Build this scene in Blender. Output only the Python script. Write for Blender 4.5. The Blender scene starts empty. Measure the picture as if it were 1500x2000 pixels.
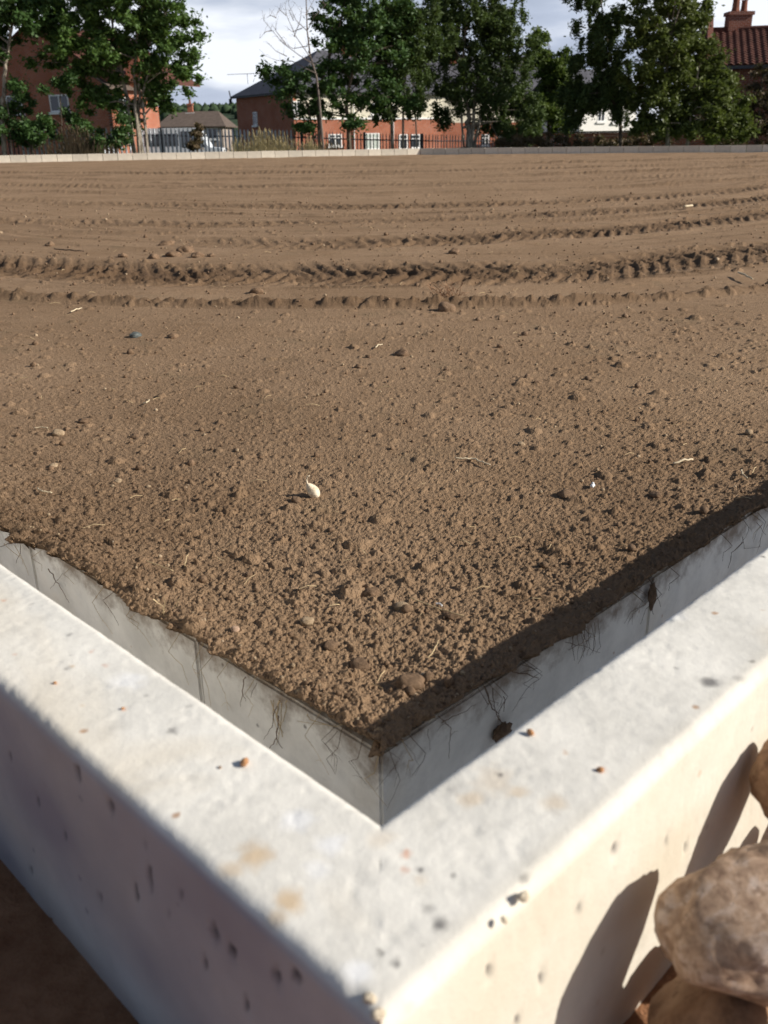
import bpy, bmesh, math, random
import numpy as np
from mathutils import Vector, Matrix, noise as mnoise
random.seed(7)
RNG = np.random.default_rng(11)
scene = bpy.context.scene
COL = scene.collection
R = math.radians
# ------------------------------------------------------------------ camera, world, sun, exposure
FPX, PITCH, ROLL, CAMZ = 1763.3, R(22.54), R(0.83), 0.56
cam_d = bpy.data.cameras.new('camera'); cam = bpy.data.objects.new('camera', cam_d); COL.objects.link(cam)
cX = Vector((1, 0, 0)); cF = Vector((0, math.cos(PITCH), -math.sin(PITCH))); cD = Vector((0, -math.sin(PITCH), -math.cos(PITCH)))
cRight = cX * math.cos(ROLL) + cD * math.sin(ROLL); cDown = -cX * math.sin(ROLL) + cD * math.cos(ROLL)
m = Matrix.Identity(4)
for i in range(3):
    m[i][0] = cRight[i]; m[i][1] = -cDown[i]; m[i][2] = -cF[i]
m[2][3] = CAMZ
cam.matrix_world = m
cam_d.sensor_fit = 'VERTICAL'; cam_d.lens = 4.12; cam_d.sensor_height = 4.12 * 2000 / FPX; cam_d.sensor_width = cam_d.sensor_height * .75
cam_d.clip_start = 0.02; cam_d.clip_end = 6000
cam_d.dof.use_dof = True; cam_d.dof.focus_distance = 1.8; cam_d.dof.aperture_fstop = 1.25
scene.camera = cam
SUN_AZ, SUN_EL = R(-9), R(28.2)          # azimuth from +X towards +Y
world = bpy.data.worlds.new('World'); scene.world = world; world.use_nodes = True
wn = world.node_tree.nodes; wl = world.node_tree.links
bg = wn['Background']; bg.inputs['Strength'].default_value = 0.055
sky = wn.new('ShaderNodeTexSky'); sky.sky_type = 'NISHITA'; sky.sun_disc = False
sky.sun_elevation = SUN_EL; sky.sun_rotation = R(90) - SUN_AZ; sky.air_density = 1.0; sky.dust_density = 1.5; sky.ozone_density = 1.5
tc = wn.new('ShaderNodeTexCoord')
mp = wn.new('ShaderNodeMapping'); mp.inputs['Scale'].default_value = (3.2, 3.2, 13.0); mp.inputs['Location'].default_value = (.35, 0.2, .55)
wl.new(tc.outputs['Generated'], mp.inputs['Vector'])
n1 = wn.new('ShaderNodeTexNoise'); n1.inputs['Scale'].default_value = 1.0; n1.inputs['Detail'].default_value = 7; n1.inputs['Roughness'].default_value = .5
wl.new(mp.outputs[0], n1.inputs['Vector'])
cr = wn.new('ShaderNodeValToRGB')       # cloud tone: grey underside to white
e = cr.color_ramp.elements
e[0].position = .38; e[0].color = (5.2, 6.0, 7.9, 1); e[1].position = .62; e[1].color = (15.0, 15.6, 16.8, 1)
k_ = cr.color_ramp.elements.new(.5); k_.color = (8.0, 9.0, 11.2, 1)
wl.new(n1.outputs['Fac'], cr.inputs['Fac'])
n2 = wn.new('ShaderNodeTexNoise'); n2.inputs['Scale'].default_value = 2.2; n2.inputs['Detail'].default_value = 5
wl.new(tc.outputs['Generated'], n2.inputs['Vector'])
cov = wn.new('ShaderNodeMapRange'); cov.inputs['From Min'].default_value = .55; cov.inputs['From Max'].default_value = .8
wl.new(n2.outputs['Fac'], cov.inputs['Value'])
sx = wn.new('ShaderNodeSeparateXYZ'); wl.new(tc.outputs['Generated'], sx.inputs[0])
low = wn.new('ShaderNodeMapRange')      # clouds bank up towards the horizon all round
low.inputs['From Min'].default_value = .11; low.inputs['From Max'].default_value = .22; low.inputs['To Min'].default_value = 1.0; low.inputs['To Max'].default_value = 0.0
wl.new(sx.outputs['Z'], low.inputs['Value'])
mx = wn.new('ShaderNodeMath'); mx.operation = 'MAXIMUM'; wl.new(cov.outputs[0], mx.inputs[0]); wl.new(low.outputs[0], mx.inputs[1])
sc = wn.new('ShaderNodeMath'); sc.operation = 'MULTIPLY'; sc.inputs[1].default_value = .93; wl.new(mx.outputs[0], sc.inputs[0])
mix = wn.new('ShaderNodeMixRGB'); wl.new(sc.outputs[0], mix.inputs['Fac']); wl.new(sky.outputs[0], mix.inputs['Color1']); wl.new(cr.outputs[0], mix.inputs['Color2'])
wl.new(mix.outputs[0], bg.inputs['Color'])
sund = bpy.data.lights.new('sun', 'SUN'); sun = bpy.data.objects.new('sun', sund); COL.objects.link(sun)
sund.energy = 4.7; sund.angle = R(.53); sund.color = (1.0, .93, .83)
sv = Vector((math.cos(SUN_AZ) * math.cos(SUN_EL), math.sin(SUN_AZ) * math.cos(SUN_EL), math.sin(SUN_EL)))
sun.rotation_euler = sv.to_track_quat('Z', 'Y').to_euler()
vs = scene.view_settings; vs.view_transform = 'Standard'; vs.look = 'None'; vs.gamma = 1; vs.use_curve_mapping = False; vs.exposure = 0.33
scene.render.engine = 'CYCLES'

# ------------------------------------------------------------------ helpers
def ray(px, py):
    return cRight * ((px - 750) / FPX) + cDown * ((py - 1000) / FPX) + cF
def P(px, py, D):                       # point seen at photo pixel, D metres ahead
    d = ray(px, py); d = d * (D / d.y); return Vector((d.x, d.y, d.z + CAMZ))
def G(px, py, z=0.0):                   # point of the horizontal plane z at that pixel
    d = ray(px, py); t = (z - CAMZ) / d.z; return Vector((d.x * t, d.y * t, z))
def XZ(px, py, D):
    p = P(px, py, D); return p.x, p.z
def tag(o, label=None, cat=None, group=None, kind=None):
    if label: o['label'] = label
    if cat: o['category'] = cat
    if group: o['group'] = group
    if kind: o['kind'] = kind
    return o
def empty(name, loc=(0, 0, 0), rz=0):
    o = bpy.data.objects.new(name, None); COL.objects.link(o); o.location = loc; o.rotation_euler = (0, 0, rz); o.empty_display_size = .2
    return o
def link(name, me, mat=None, parent=None, loc=None):
    o = bpy.data.objects.new(name, me); COL.objects.link(o)
    if mat is not None and not me.materials: me.materials.append(mat)
    if parent is not None: o.parent = parent
    if loc is not None: o.location = loc
    return o
def mesh_np(name, V, F, smooth=False):
    V = np.asarray(V, dtype=np.float32); F = np.asarray(F, dtype=np.int32)
    me = bpy.data.meshes.new(name); n = F.shape[1]
    me.vertices.add(len(V)); me.vertices.foreach_set('co', V.ravel())
    me.loops.add(F.size); me.loops.foreach_set('vertex_index', F.ravel())
    me.polygons.add(len(F)); me.polygons.foreach_set('loop_start', np.arange(0, F.size, n, dtype=np.int32)); me.polygons.foreach_set('loop_total', np.full(len(F), n, dtype=np.int32))
    if smooth: me.polygons.foreach_set('use_smooth', np.ones(len(F), dtype=bool))
    me.update(calc_edges=True); me.validate(); return me
class MB:
    def __init__(s): s.v = []; s.f = []
    def box(s, x0, x1, y0, y1, z0, z1, M=None):
        b = len(s.v); pts = [(x, y, z) for z in (z0, z1) for y in (y0, y1) for x in (x0, x1)]
        if M is not None: pts = [tuple(M @ Vector(p)) for p in pts]
        s.v += pts; s.f += [tuple(b + i for i in q) for q in ((0, 2, 3, 1), (4, 5, 7, 6), (0, 1, 5, 4), (2, 6, 7, 3), (0, 4, 6, 2), (1, 3, 7, 5))]
        return s
    def poly(s, pts):
        b = len(s.v); s.v += [tuple(p) for p in pts]; s.f.append(tuple(range(b, b + len(pts)))); return s
    def prism(s, pts, off):             # polygon extruded by a vector
        b = len(s.v); n = len(pts); off = Vector(off)
        s.v += [tuple(p) for p in pts] + [tuple(Vector(p) + off) for p in pts]
        s.f.append(tuple(range(b, b + n))[::-1]); s.f.append(tuple(range(b + n, b + 2 * n)))
        for i in range(n):
            j = (i + 1) % n; s.f.append((b + i, b + j, b + n + j, b + n + i))
        return s
    def tube(s, pts, rad, n=5):
        pts = [Vector(p) for p in pts]; b = len(s.v)
        up = Vector((.31, .17, .93))
        for i, p in enumerate(pts):
            t = (pts[min(i + 1, len(pts) - 1)] - pts[max(i - 1, 0)])
            t = t.normalized() if t.length > 1e-9 else Vector((0, 0, 1))
            a = t.cross(up); a = a.normalized() if a.length > 1e-4 else Vector((1, 0, 0)); c = t.cross(a)
            r = rad[i] if hasattr(rad, '__len__') else rad
            for k in range(n):
                q = 2 * math.pi * k / n; s.v.append(tuple(p + (a * math.cos(q) + c * math.sin(q)) * r))
        for i in range(len(pts) - 1):
            for k in range(n):
                l = (k + 1) % n; s.f.append((b + i * n + k, b + i * n + l, b + (i + 1) * n + l, b + (i + 1) * n + k))
        s.f.append(tuple(b + k for k in range(n))[::-1]); s.f.append(tuple(b + (len(pts) - 1) * n + k for k in range(n)))
        return s
    def build(s, name, mat, parent=None, loc=None, smooth=False):
        me = bpy.data.meshes.new(name); me.from_pydata(s.v, [], s.f)
        bm = bmesh.new(); bm.from_mesh(me); bmesh.ops.recalc_face_normals(bm, faces=bm.faces); bm.to_mesh(me); bm.free()
        if smooth: me.polygons.foreach_set('use_smooth', [True] * len(me.polygons))
        me.update(); return link(name, me, mat, parent, loc)

# numpy noise
def _hash(ix, iy, seed):
    h = (ix.astype(np.int64) * 374761393 + iy.astype(np.int64) * 668265263 + seed * 1442695041) & 0xFFFFFFFF
    h = ((h ^ (h >> 13)) * 1274126177) & 0xFFFFFFFF
    h = ((h ^ (h >> 16)) * 2246822519) & 0xFFFFFFFF
    return ((h ^ (h >> 15)) & 0xFFFFFF) / float(0xFFFFFF)
def vnoise(x, y, seed=0):
    ix = np.floor(x); iy = np.floor(y); fx = x - ix; fy = y - iy
    fx = fx * fx * (3 - 2 * fx); fy = fy * fy * (3 - 2 * fy)
    a = _hash(ix, iy, seed); b = _hash(ix + 1, iy, seed); c = _hash(ix, iy + 1, seed); d = _hash(ix + 1, iy + 1, seed)
    return (a * (1 - fx) + b * fx) * (1 - fy) + (c * (1 - fx) + d * fx) * fy
def fbm(x, y, oct=4, seed=0, gain=.5):
    s = 0; a = 1; t = 0
    for o in range(oct):
        s = s + a * (vnoise(x * 2 ** o + 17.3 * o, y * 2 ** o - 9.1 * o, seed + o) - .5) * 2; t += a; a *= gain
    return s / t
def bumps(x, y, size, seed, prob, rlo=.28, rhi=.62, flat=.75):
    """height of lumps of about that size, each with its own radius; 3x3 cell search"""
    X = x / size; Y = y / size; ix = np.floor(X); iy = np.floor(Y); h = np.zeros_like(X)
    for dx in (-1, 0, 1):
        for dy in (-1, 0, 1):
            cx = ix + dx; cy = iy + dy
            jx = cx + _hash(cx, cy, seed); jy = cy + _hash(cx, cy, seed + 1)
            r = rlo + (rhi - rlo) * _hash(cx, cy, seed + 2) ** 2; on = _hash(cx, cy, seed + 3)
            asp = .75 + .5 * _hash(cx, cy, seed + 4)
            d2 = (((X - jx) * asp) ** 2 + ((Y - jy) / asp) ** 2) / (r * r)
            p = prob if not hasattr(prob, 'shape') else prob
            hh = np.sqrt(np.clip(1 - d2, 0, 1)) * r * (on < p)
            h = np.maximum(h, hh)
    return h * size * flat

# ------------------------------------------------------------------ materials
def new_mat(name, rough=.85, spec=.3):
    mt = bpy.data.materials.new(name); mt.use_nodes = True
    b = mt.node_tree.nodes['Principled BSDF']; b.inputs['Roughness'].default_value = rough; b.inputs['Specular IOR Level'].default_value = spec
    return mt, mt.node_tree.nodes, mt.node_tree.links, b
def noise_node(n, l, coord, scale, detail=4, rough=.55, dist=0):
    t = n.new('ShaderNodeTexNoise'); t.inputs['Scale'].default_value = scale; t.inputs['Detail'].default_value = detail; t.inputs['Roughness'].default_value = rough; t.inputs['Distortion'].default_value = dist
    l.new(coord, t.inputs['Vector']); return t.outputs['Fac']
def ramp(n, l, fac, stops):
    r = n.new('ShaderNodeValToRGB'); es = r.color_ramp.elements
    while len(es) < len(stops): es.new(.5)
    for e_, (p, c) in zip(es, stops):
        e_.position = p; e_.color = (*c, 1) if len(c) == 3 else c
    l.new(fac, r.inputs['Fac']); return r.outputs['Color']
def mixc(n, l, fac, a, b, mode='MIX'):
    x = n.new('ShaderNodeMixRGB'); x.blend_type = mode
    for sck, v in (('Fac', fac), ('Color1', a), ('Color2', b)):
        if hasattr(v, 'links') or hasattr(v, 'is_output'): l.new(v, x.inputs[sck])
        elif sck == 'Fac': x.inputs[sck].default_value = v
        else: x.inputs[sck].default_value = (*v, 1)
    return x.outputs[0]
def bump(n, l, b, h, strength, dist, prev=None):
    bp = n.new('ShaderNodeBump'); bp.inputs['Strength'].default_value = strength; bp.inputs['Distance'].default_value = dist
    l.new(h, bp.inputs['Height'])
    if prev is not None: l.new(prev, bp.inputs['Normal'])
    l.new(bp.outputs[0], b.inputs['Normal']); return bp.outputs[0]
def simple(name, c, var=.25, scale=8, rough=.8, bs=.2, bd=.01, spec=.3, coord='Object'):
    mt, n, l, b = new_mat(name, rough, spec); t = n.new('ShaderNodeTexCoord').outputs[coord]
    f = noise_node(n, l, t, scale, 5)
    l.new(ramp(n, l, f, [(.3, tuple(v * (1 - var) for v in c)), (.7, tuple(min(1, v * (1 + var)) for v in c))]), b.inputs['Base Color'])
    bump(n, l, b, noise_node(n, l, t, scale * 4, 4), bs, bd); return mt

def soil_material():
    mt, n, l, b = new_mat('soil', 1.0, .1)
    t = n.new('ShaderNodeTexCoord').outputs['Object']
    at = n.new('ShaderNodeAttribute'); at.attribute_name = 'moist'
    big = noise_node(n, l, t, 1.6, 5, .6); fine = noise_node(n, l, t, 90, 6, .7); med = noise_node(n, l, t, 14, 5, .65)
    dry = ramp(n, l, big, [(.3, (.266, .176, .106)), (.7, (.350, .240, .152))])
    c = mixc(n, l, ramp(n, l, fine, [(.25, (.35, .35, .35)), (.6, (0, 0, 0))]), dry, (.13, .078, .043))
    c = mixc(n, l, ramp(n, l, med, [(.52, (0, 0, 0)), (.75, (.55, .55, .55))]), c, (.165, .102, .058))
    gr = noise_node(n, l, t, 5, 4, .6, .5)
    c = mixc(n, l, ramp(n, l, gr, [(.58, (0, 0, 0)), (.72, (.25, .25, .25))]), c, (.125, .11, .07))
    c = mixc(n, l, at.outputs['Fac'], c, (.105, .064, .037))
    # pale grit
    v = n.new('ShaderNodeTexVoronoi'); v.inputs['Scale'].default_value = 85; l.new(t, v.inputs['Vector'])
    g1 = ramp(n, l, v.outputs['Distance'], [(.10, (1, 1, 1)), (.16, (0, 0, 0))])
    wn_ = n.new('ShaderNodeSeparateColor'); l.new(v.outputs['Color'], wn_.inputs[0])
    g2 = ramp(n, l, wn_.outputs[0], [(.955, (0, 0, 0)), (.965, (1, 1, 1))])
    gm = mixc(n, l, 1.0, g1, g2, 'MULTIPLY')
    c = mixc(n, l, gm, c, (.42, .34, .25))
    l.new(c, b.inputs['Base Color'])
    v2 = n.new('ShaderNodeTexVoronoi'); v2.inputs['Scale'].default_value = 420; l.new(t, v2.inputs['Vector'])
    a = bump(n, l, b, v2.outputs['Distance'], .75, .0022)
    bump(n, l, b, noise_node(n, l, t, 160, 5, .7), .8, .004, a)
    return mt
def concrete_material(name, base, stain=.5, pits=True, spots=True, dirt=0.0, scale=1.0, marked=False, top=False):
    mt, n, l, b = new_mat(name, .85, .25)
    t = n.new('ShaderNodeTexCoord').outputs['Object']
    f1 = noise_node(n, l, t, 9 * scale, 6, .62); f2 = noise_node(n, l, t, 45 * scale, 6, .6); f3 = noise_node(n, l, t, 3.5 * scale, 4, .5, .8)
    c = ramp(n, l, f1, [(.30, tuple(v * .80 for v in base)), (.52, base), (.7, tuple(min(.9, v * 1.12) for v in base))])
    c = mixc(n, l, ramp(n, l, f2, [(.5, (0, 0, 0)), (.78, (stain * .5,) * 3)]), c, tuple(v * .62 for v in base))
    c = mixc(n, l, ramp(n, l, f3, [(.55, (0, 0, 0)), (.66, (stain * .38,) * 3)]), c, (base[0] * .95, base[1] * .80, base[2] * .58))
    if spots:                                   # rusty and dark flecks in the concrete
        v = n.new('ShaderNodeTexVoronoi'); v.inputs['Scale'].default_value = 48 * scale; l.new(t, v.inputs['Vector'])
        sp = n.new('ShaderNodeSeparateColor'); l.new(v.outputs['Color'], sp.inputs[0])
        warp = noise_node(n, l, t, 200 * scale, 3)
        dd = n.new('ShaderNodeMath'); dd.operation = 'MULTIPLY_ADD'; l.new(warp, dd.inputs[0]); dd.inputs[1].default_value = .25; l.new(v.outputs['Distance'], dd.inputs[2])
        near = ramp(n, l, dd.outputs[0], [(.20, (.8, .8, .8)), (.30, (0, 0, 0))])
        for lo, colr in ((.93, (.42, .24, .13)), (.10, (.10, .095, .09))):
            sel = ramp(n, l, sp.outputs[0], [(lo, (0, 0, 0)), (lo + .01, (1, 1, 1))] if lo > .5 else [(lo - .045, (1, 1, 1)), (lo - .04, (0, 0, 0))])
            c = mixc(n, l, mixc(n, l, 1.0, near, sel, 'MULTIPLY'), c, colr)
    if marked:
        for nm, cc in (('painted_shade', (.34, .31, .33)), ('dust', (.62, .575, .475)), ('bloom', (.86, .87, .88)), ('stain_tan', (.62, .46, .28)), ('stain_rust', (.62, .27, .14)), ('stain_and_pit_shade', (.055, .052, .06))):
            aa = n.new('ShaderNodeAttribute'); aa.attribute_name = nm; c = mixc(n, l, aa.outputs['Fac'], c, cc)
    if dirt:
        f4 = noise_node(n, l, t, 16, 6, .7)
        c = mixc(n, l, ramp(n, l, f4, [(.5, (0, 0, 0)), (.75, (dirt,) * 3)]), c, (.16, .12, .08))
    if top:      # earth smeared over the face below the soil
        sp_ = n.new('ShaderNodeSeparateXYZ'); l.new(t, sp_.inputs[0])
        nz = noise_node(n, l, t, 22, 6, .7); ad = n.new('ShaderNodeMath'); ad.operation = 'MULTIPLY_ADD'; l.new(nz, ad.inputs[0]); ad.inputs[1].default_value = .16; l.new(sp_.outputs['Z'], ad.inputs[2])
        c = mixc(n, l, ramp(n, l, ad.outputs[0], [(.045, (0, 0, 0)), (.085, (.8, .8, .8))]), c, (.20, .135, .085))
    l.new(c, b.inputs['Base Color'])
    a = bump(n, l, b, noise_node(n, l, t, 130 * scale, 6, .65), .35, .0016)
    bump(n, l, b, noise_node(n, l, t, 600 * scale, 3, .6), .25, .0005, a)
    return mt
def brick_material(name, c1, c2, mortar=(.38, .34, .30)):
    mt, n, l, b = new_mat(name, .9, .2)
    t = n.new('ShaderNodeTexCoord').outputs['UV']
    br = n.new('ShaderNodeTexBrick'); l.new(t, br.inputs['Vector']); br.inputs['Scale'].default_value = 1
    br.inputs['Brick Width'].default_value = .225; br.inputs['Row Height'].default_value = .075; br.inputs['Mortar Size'].default_value = .008
    br.inputs['Color1'].default_value = (*c1, 1); br.inputs['Color2'].default_value = (*c2, 1); br.inputs['Mortar'].default_value = (*mortar, 1)
    f = noise_node(n, l, n.new('ShaderNodeTexCoord').outputs['Object'], 1.2, 5)
    c = mixc(n, l, ramp(n, l, f, [(.35, (0, 0, 0)), (.7, (.45, .45, .45))]), br.outputs['Color'], tuple(v * .55 for v in c1))
    l.new(c, b.inputs['Base Color']); bump(n, l, b, br.outputs['Fac'], .4, -.01); return mt
def leaf_material(name, c1, c2, trans=.35):
    mt, n, l, b = new_mat(name, .55, .3)
    t = n.new('ShaderNodeTexCoord').outputs['Object']
    f = noise_node(n, l, t, 1.1, 4, .6); g = noise_node(n, l, t, 11, 2)
    c = ramp(n, l, f, [(.3, c1), (.7, c2)])
    c = mixc(n, l, ramp(n, l, g, [(.4, (0, 0, 0)), (.75, (.5, .5, .5))]), c, tuple(v * 1.5 for v in c2))
    l.new(c, b.inputs['Base Color'])
    tr = n.new('ShaderNodeBsdfTranslucent'); l.new(mixc(n, l, .4, c, (.14, .20, .02)), tr.inputs['Color'])
    ms = n.new('ShaderNodeMixShader'); ms.inputs[0].default_value = trans
    l.new(b.outputs[0], ms.inputs[1]); l.new(tr.outputs[0], ms.inputs[2]); l.new(ms.outputs[0], n['Material Output'].inputs['Surface'])
    return mt
def bark_material(name, c, c2):
    mt, n, l, b = new_mat(name, .9, .15); t = n.new('ShaderNodeTexCoord').outputs['Object']
    m_ = n.new('ShaderNodeMapping'); m_.inputs['Scale'].default_value = (9, 9, 2.2); l.new(t, m_.inputs['Vector'])
    f = noise_node(n, l, m_.outputs[0], 2, 5, .65)
    l.new(ramp(n, l, f, [(.38, c2), (.6, c)]), b.inputs['Base Color']); bump(n, l, b, f, .6, .02); return mt

M = {}
M['soil'] = soil_material()
M['earth'] = simple('earth', (.10, .065, .038), .4, 9, .98, .9, .012, .1)
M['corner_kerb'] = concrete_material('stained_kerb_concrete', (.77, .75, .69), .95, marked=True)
M['kerb'] = concrete_material('pale_kerb_concrete', (.74, .70, .63), .5)
M['wall'] = concrete_material('wall_concrete', (.80, .77, .70), .5, dirt=.22, top=True)
M['block'] = concrete_material('block_concrete', (.60, .56, .49), .35, spots=False, scale=.3)
M['blocks'] = [concrete_material('block_concrete_tone', tuple(v * k for v in (.74, .68, .57)), .4, spots=False, scale=.25) for k in (.86, .95, 1.03)]
M['joint'] = simple('joint', (.09, .075, .06), .3, 40)
M['root_pale'] = simple('pale_root', (.50, .38, .22), .3, 60, .8)
M['root_dark'] = simple('dark_root', (.16, .11, .075), .4, 60, .9)
M['straw'] = simple('straw', (.62, .52, .36), .2, 30, .7)
M['white'] = simple('white_paint', (.78, .78, .77), .04, 4, .5, .05)
M['cream'] = simple('cream_render', (.66, .62, .50), .08, 3, .9)
M['render_white'] = simple('white_render', (.78, .77, .73), .05, 3, .9)
M['glass'], _n, _l, _b = new_mat('window_glass', .08, .8); _b.inputs['Base Color'].default_value = (.025, .03, .038, 1)
M['curtain'] = simple('net_curtain', (.45, .50, .46), .25, 12, .9)
M['brick'] = brick_material('red_brick', (.42, .125, .055), (.34, .095, .045))
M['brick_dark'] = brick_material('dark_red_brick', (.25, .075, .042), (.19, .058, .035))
M['slate'] = simple('slate', (.085, .085, .10), .3, 3, .7)
M['tile_red'] = simple('red_tile', (.11, .044, .032), .35, 2.5, .85)
M['tile_brown'] = simple('brown_tile', (.115, .088, .072), .25, 3, .9)
M['galv'] = simple('galvanised_steel', (.58, .62, .68), .12, 6, .6, .1)
M['terracotta'] = simple('terracotta', (.20, .075, .045), .25, 6, .8)
M['galv_dark'] = simple('dark_steel', (.07, .072, .085), .3, 6, .6)
M['metal_black'] = simple('black_metal', (.025, .025, .03), .2, 6, .5)
M['bark'] = bark_material('bark', (.16, .13, .10), (.06, .048, .036))
M['bark_pale'] = bark_material('pale_bark', (.42, .37, .30), (.13, .11, .085))
M['bark_dead'] = bark_material('dead_bark', (.24, .20, .17), (.12, .10, .085))
M['leaf_ash'] = leaf_material('ash_leaf', (0.0464, 0.0897, 0.0247), (0.1082, 0.1932, 0.0464))
M['leaf_dark'] = leaf_material('dark_leaf', (0.0309, 0.0649, 0.0217), (0.0696, 0.1391, 0.0372), .28)
M['leaf_birch'] = leaf_material('birch_leaf', (0.0402, 0.0649, 0.0217), (0.0866, 0.1314, 0.0402), .3)
M['leaf_olive'] = leaf_material('olive_leaf', (0.0541, 0.0774, 0.0202), (0.1236, 0.1546, 0.0372), .3)
M['leaf_bright'] = leaf_material('bright_leaf', (.050, .085, .018), (.11, .16, .035), .4)
M['leaf_copper'] = leaf_material('brown_twiggy_leaf', (.075, .055, .033), (.14, .10, .055), .2)
M['dry_grass'] = leaf_material('dry_grass', (.42, .34, .18), (.58, .48, .27), .35)
M['hillwood'] = simple('distant_wood', (.030, .052, .024), .45, .06, .95)
M['verge'] = simple('rough_verge', (.075, .075, .035), .4, 1.5, .95, .8, .05)
M['rubber'] = simple('tyre_rubber', (.02, .02, .02), .2, 10)
M['van'] = simple('white_van_paint', (.72, .76, .80), .03, 2, .3)

def stone_material(name, c1, c2, c3, scale=25):
    mt, n, l, b = new_mat(name, .8, .3); t = n.new('ShaderNodeTexCoord').outputs['Object']
    f = noise_node(n, l, t, scale, 7, .65, .4); g = noise_node(n, l, t, scale * 2.4, 5, .6)
    c = ramp(n, l, f, [(.32, c1), (.5, c2), (.66, c3)])
    c = mixc(n, l, ramp(n, l, g, [(.52, (0, 0, 0)), (.62, (.6, .6, .6))]), c, c1)
    l.new(c, b.inputs['Base Color']); bump(n, l, b, noise_node(n, l, t, scale * 4, 8, .75), .9, .003); return mt
M['stone_pink'] = stone_material('pinkish_stone', (.24, .15, .10), (.52, .36, .25), (.68, .55, .46), 55)
M['stone_brown'] = stone_material('brown_stone', (.17, .09, .05), (.34, .20, .115), (.44, .28, .17), 30)
M['stone_orange'] = stone_material('orange_stone', (.28, .13, .06), (.50, .26, .12), (.62, .36, .18), 20)
M['stone_tan'] = stone_material('tan_stone', (.24, .17, .10), (.38, .28, .18), (.48, .37, .25), 60)
M['stone_grey'] = stone_material('blue_grey_stone', (.05, .055, .052), (.11, .125, .12), (.19, .21, .20), 60)
M['clod'] = stone_material('soil_clod', (.11, .068, .040), (.20, .128, .076), (.27, .175, .108), 90)
M['bulb'] = stone_material('bulb_skin', (.52, .42, .30), (.76, .66, .50), (.82, .75, .62), 30)

def rot_perp(d): return Vector((-d[1], d[0], 0))
def put(name, me, mat, loc, label, cat, rz=0, group=None):
    o = link(name, me, mat, None, loc); o.rotation_euler = (0, 0, rz); tag(o, label, cat, group); return o
def stone_mesh(name, rx, ry, rz, seed, sub=3, amp=.18, freq=1.3, fine=.03, ff=5, flatten=0):
    bm = bmesh.new(); bmesh.ops.create_icosphere(bm, subdivisions=sub, radius=1)
    off = Vector((seed * 3.7, seed * 1.3, -seed * 2.1))
    for v in bm.verts:
        d = v.co.normalized()
        k = 1 + amp * mnoise.noise(d * freq + off) * 1.6 + fine * mnoise.fractal(d * ff + off, 1.0, 2.0, 4)
        # a few cut faces so that it is not an egg
        for j in range(3):
            a = Vector((math.sin(seed * 5 + j * 2.1), math.cos(seed * 3 + j * 4.3), math.sin(seed * 7 + j * 1.7))).normalized()
            q = (d * k).dot(a)
            if q > .80: k *= 1 - (q - .80) * .75
        v.co = Vector((d.x * rx, d.y * ry, d.z * rz)) * k
    for f in bm.faces: f.smooth = True
    me = bpy.data.meshes.new(name); bm.to_mesh(me); bm.free(); return me

# ------------------------------------------------------------------ the setting: bed of soil
SQ = math.sqrt(.5)
DL = Vector((-SQ, SQ, 0)); DR = Vector((SQ, SQ, 0))        # directions of the two near sides
SC = Vector((-.007, .735, 0))                                # corner of the retaining wall, face level
KC = Vector((-.005, .438, 0)); KTOP = .176                  # inner corner and top of the kerb
KW = .10
FARL = Vector((-25.2, 25.62, 0)); FARC = Vector((1.39, 32.95, 0)); FARR = Vector((23.9, 24.15, 0))

def side_dist(x, y):                     # distance inside the two near faces (positive = in the bed)
    nl = np.array([SQ, SQ]); nr = np.array([-SQ, SQ])       # inward normals of left and right side
    return (x - SC.x) * nl[0] + (y - SC.y) * nl[1], (x - SC.x) * nr[0] + (y - SC.y) * nr[1]
def curve_of(pts):
    w = [G(*p) for p in pts]; xs = np.array([p.x for p in w]); ys = np.array([p.y for p in w])
    return np.polyfit(xs, ys, min(3, len(pts) - 1)), xs.min(), xs.max()
# wheel marks (pixel way points in the photograph turned to ground points): points, half width m, kind, strength, open left end
TR = [
 ([(0, 584), (350, 593), (700, 600), (1100, 588), (1500, 562)], .075, 'ridge', 1.0, None),
 ([(0, 522), (350, 537), (700, 543), (1100, 527), (1500, 495)], .36, 'tread', 1.0, None),
 ([(310, 472), (700, 475), (1100, 457), (1500, 417)], .30, 'tread', .8, -1),
 ([(0, 432), (400, 438), (750, 431), (1100, 418), (1500, 385)], .30, 'tread', .55, None),
 ([(0, 452), (400, 455), (750, 447), (1100, 432), (1500, 400)], .16, 'ridge', .35, None),
 ([(0, 392), (300, 400), (750, 404), (1100, 393), (1500, 364)], .32, 'tread', .6, None),
 ([(0, 372), (350, 378), (750, 378), (1100, 368), (1500, 346)], .30, 'ridge', .5, None),
 ([(0, 360), (350, 364), (750, 361), (1100, 353), (1500, 334)], .40, 'tread', .55, None),
 ([(0, 347), (350, 350), (750, 347), (1100, 340), (1500, 324)], .40, 'ridge', .55, None),
 ([(0, 336), (350, 338), (750, 334), (1100, 328), (1500, 314)], .5, 'tread', .6, None),
 ([(0, 327), (350, 328), (750, 323), (1100, 318), (1500, 307)], .5, 'ridge', .6, None),
]
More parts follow.
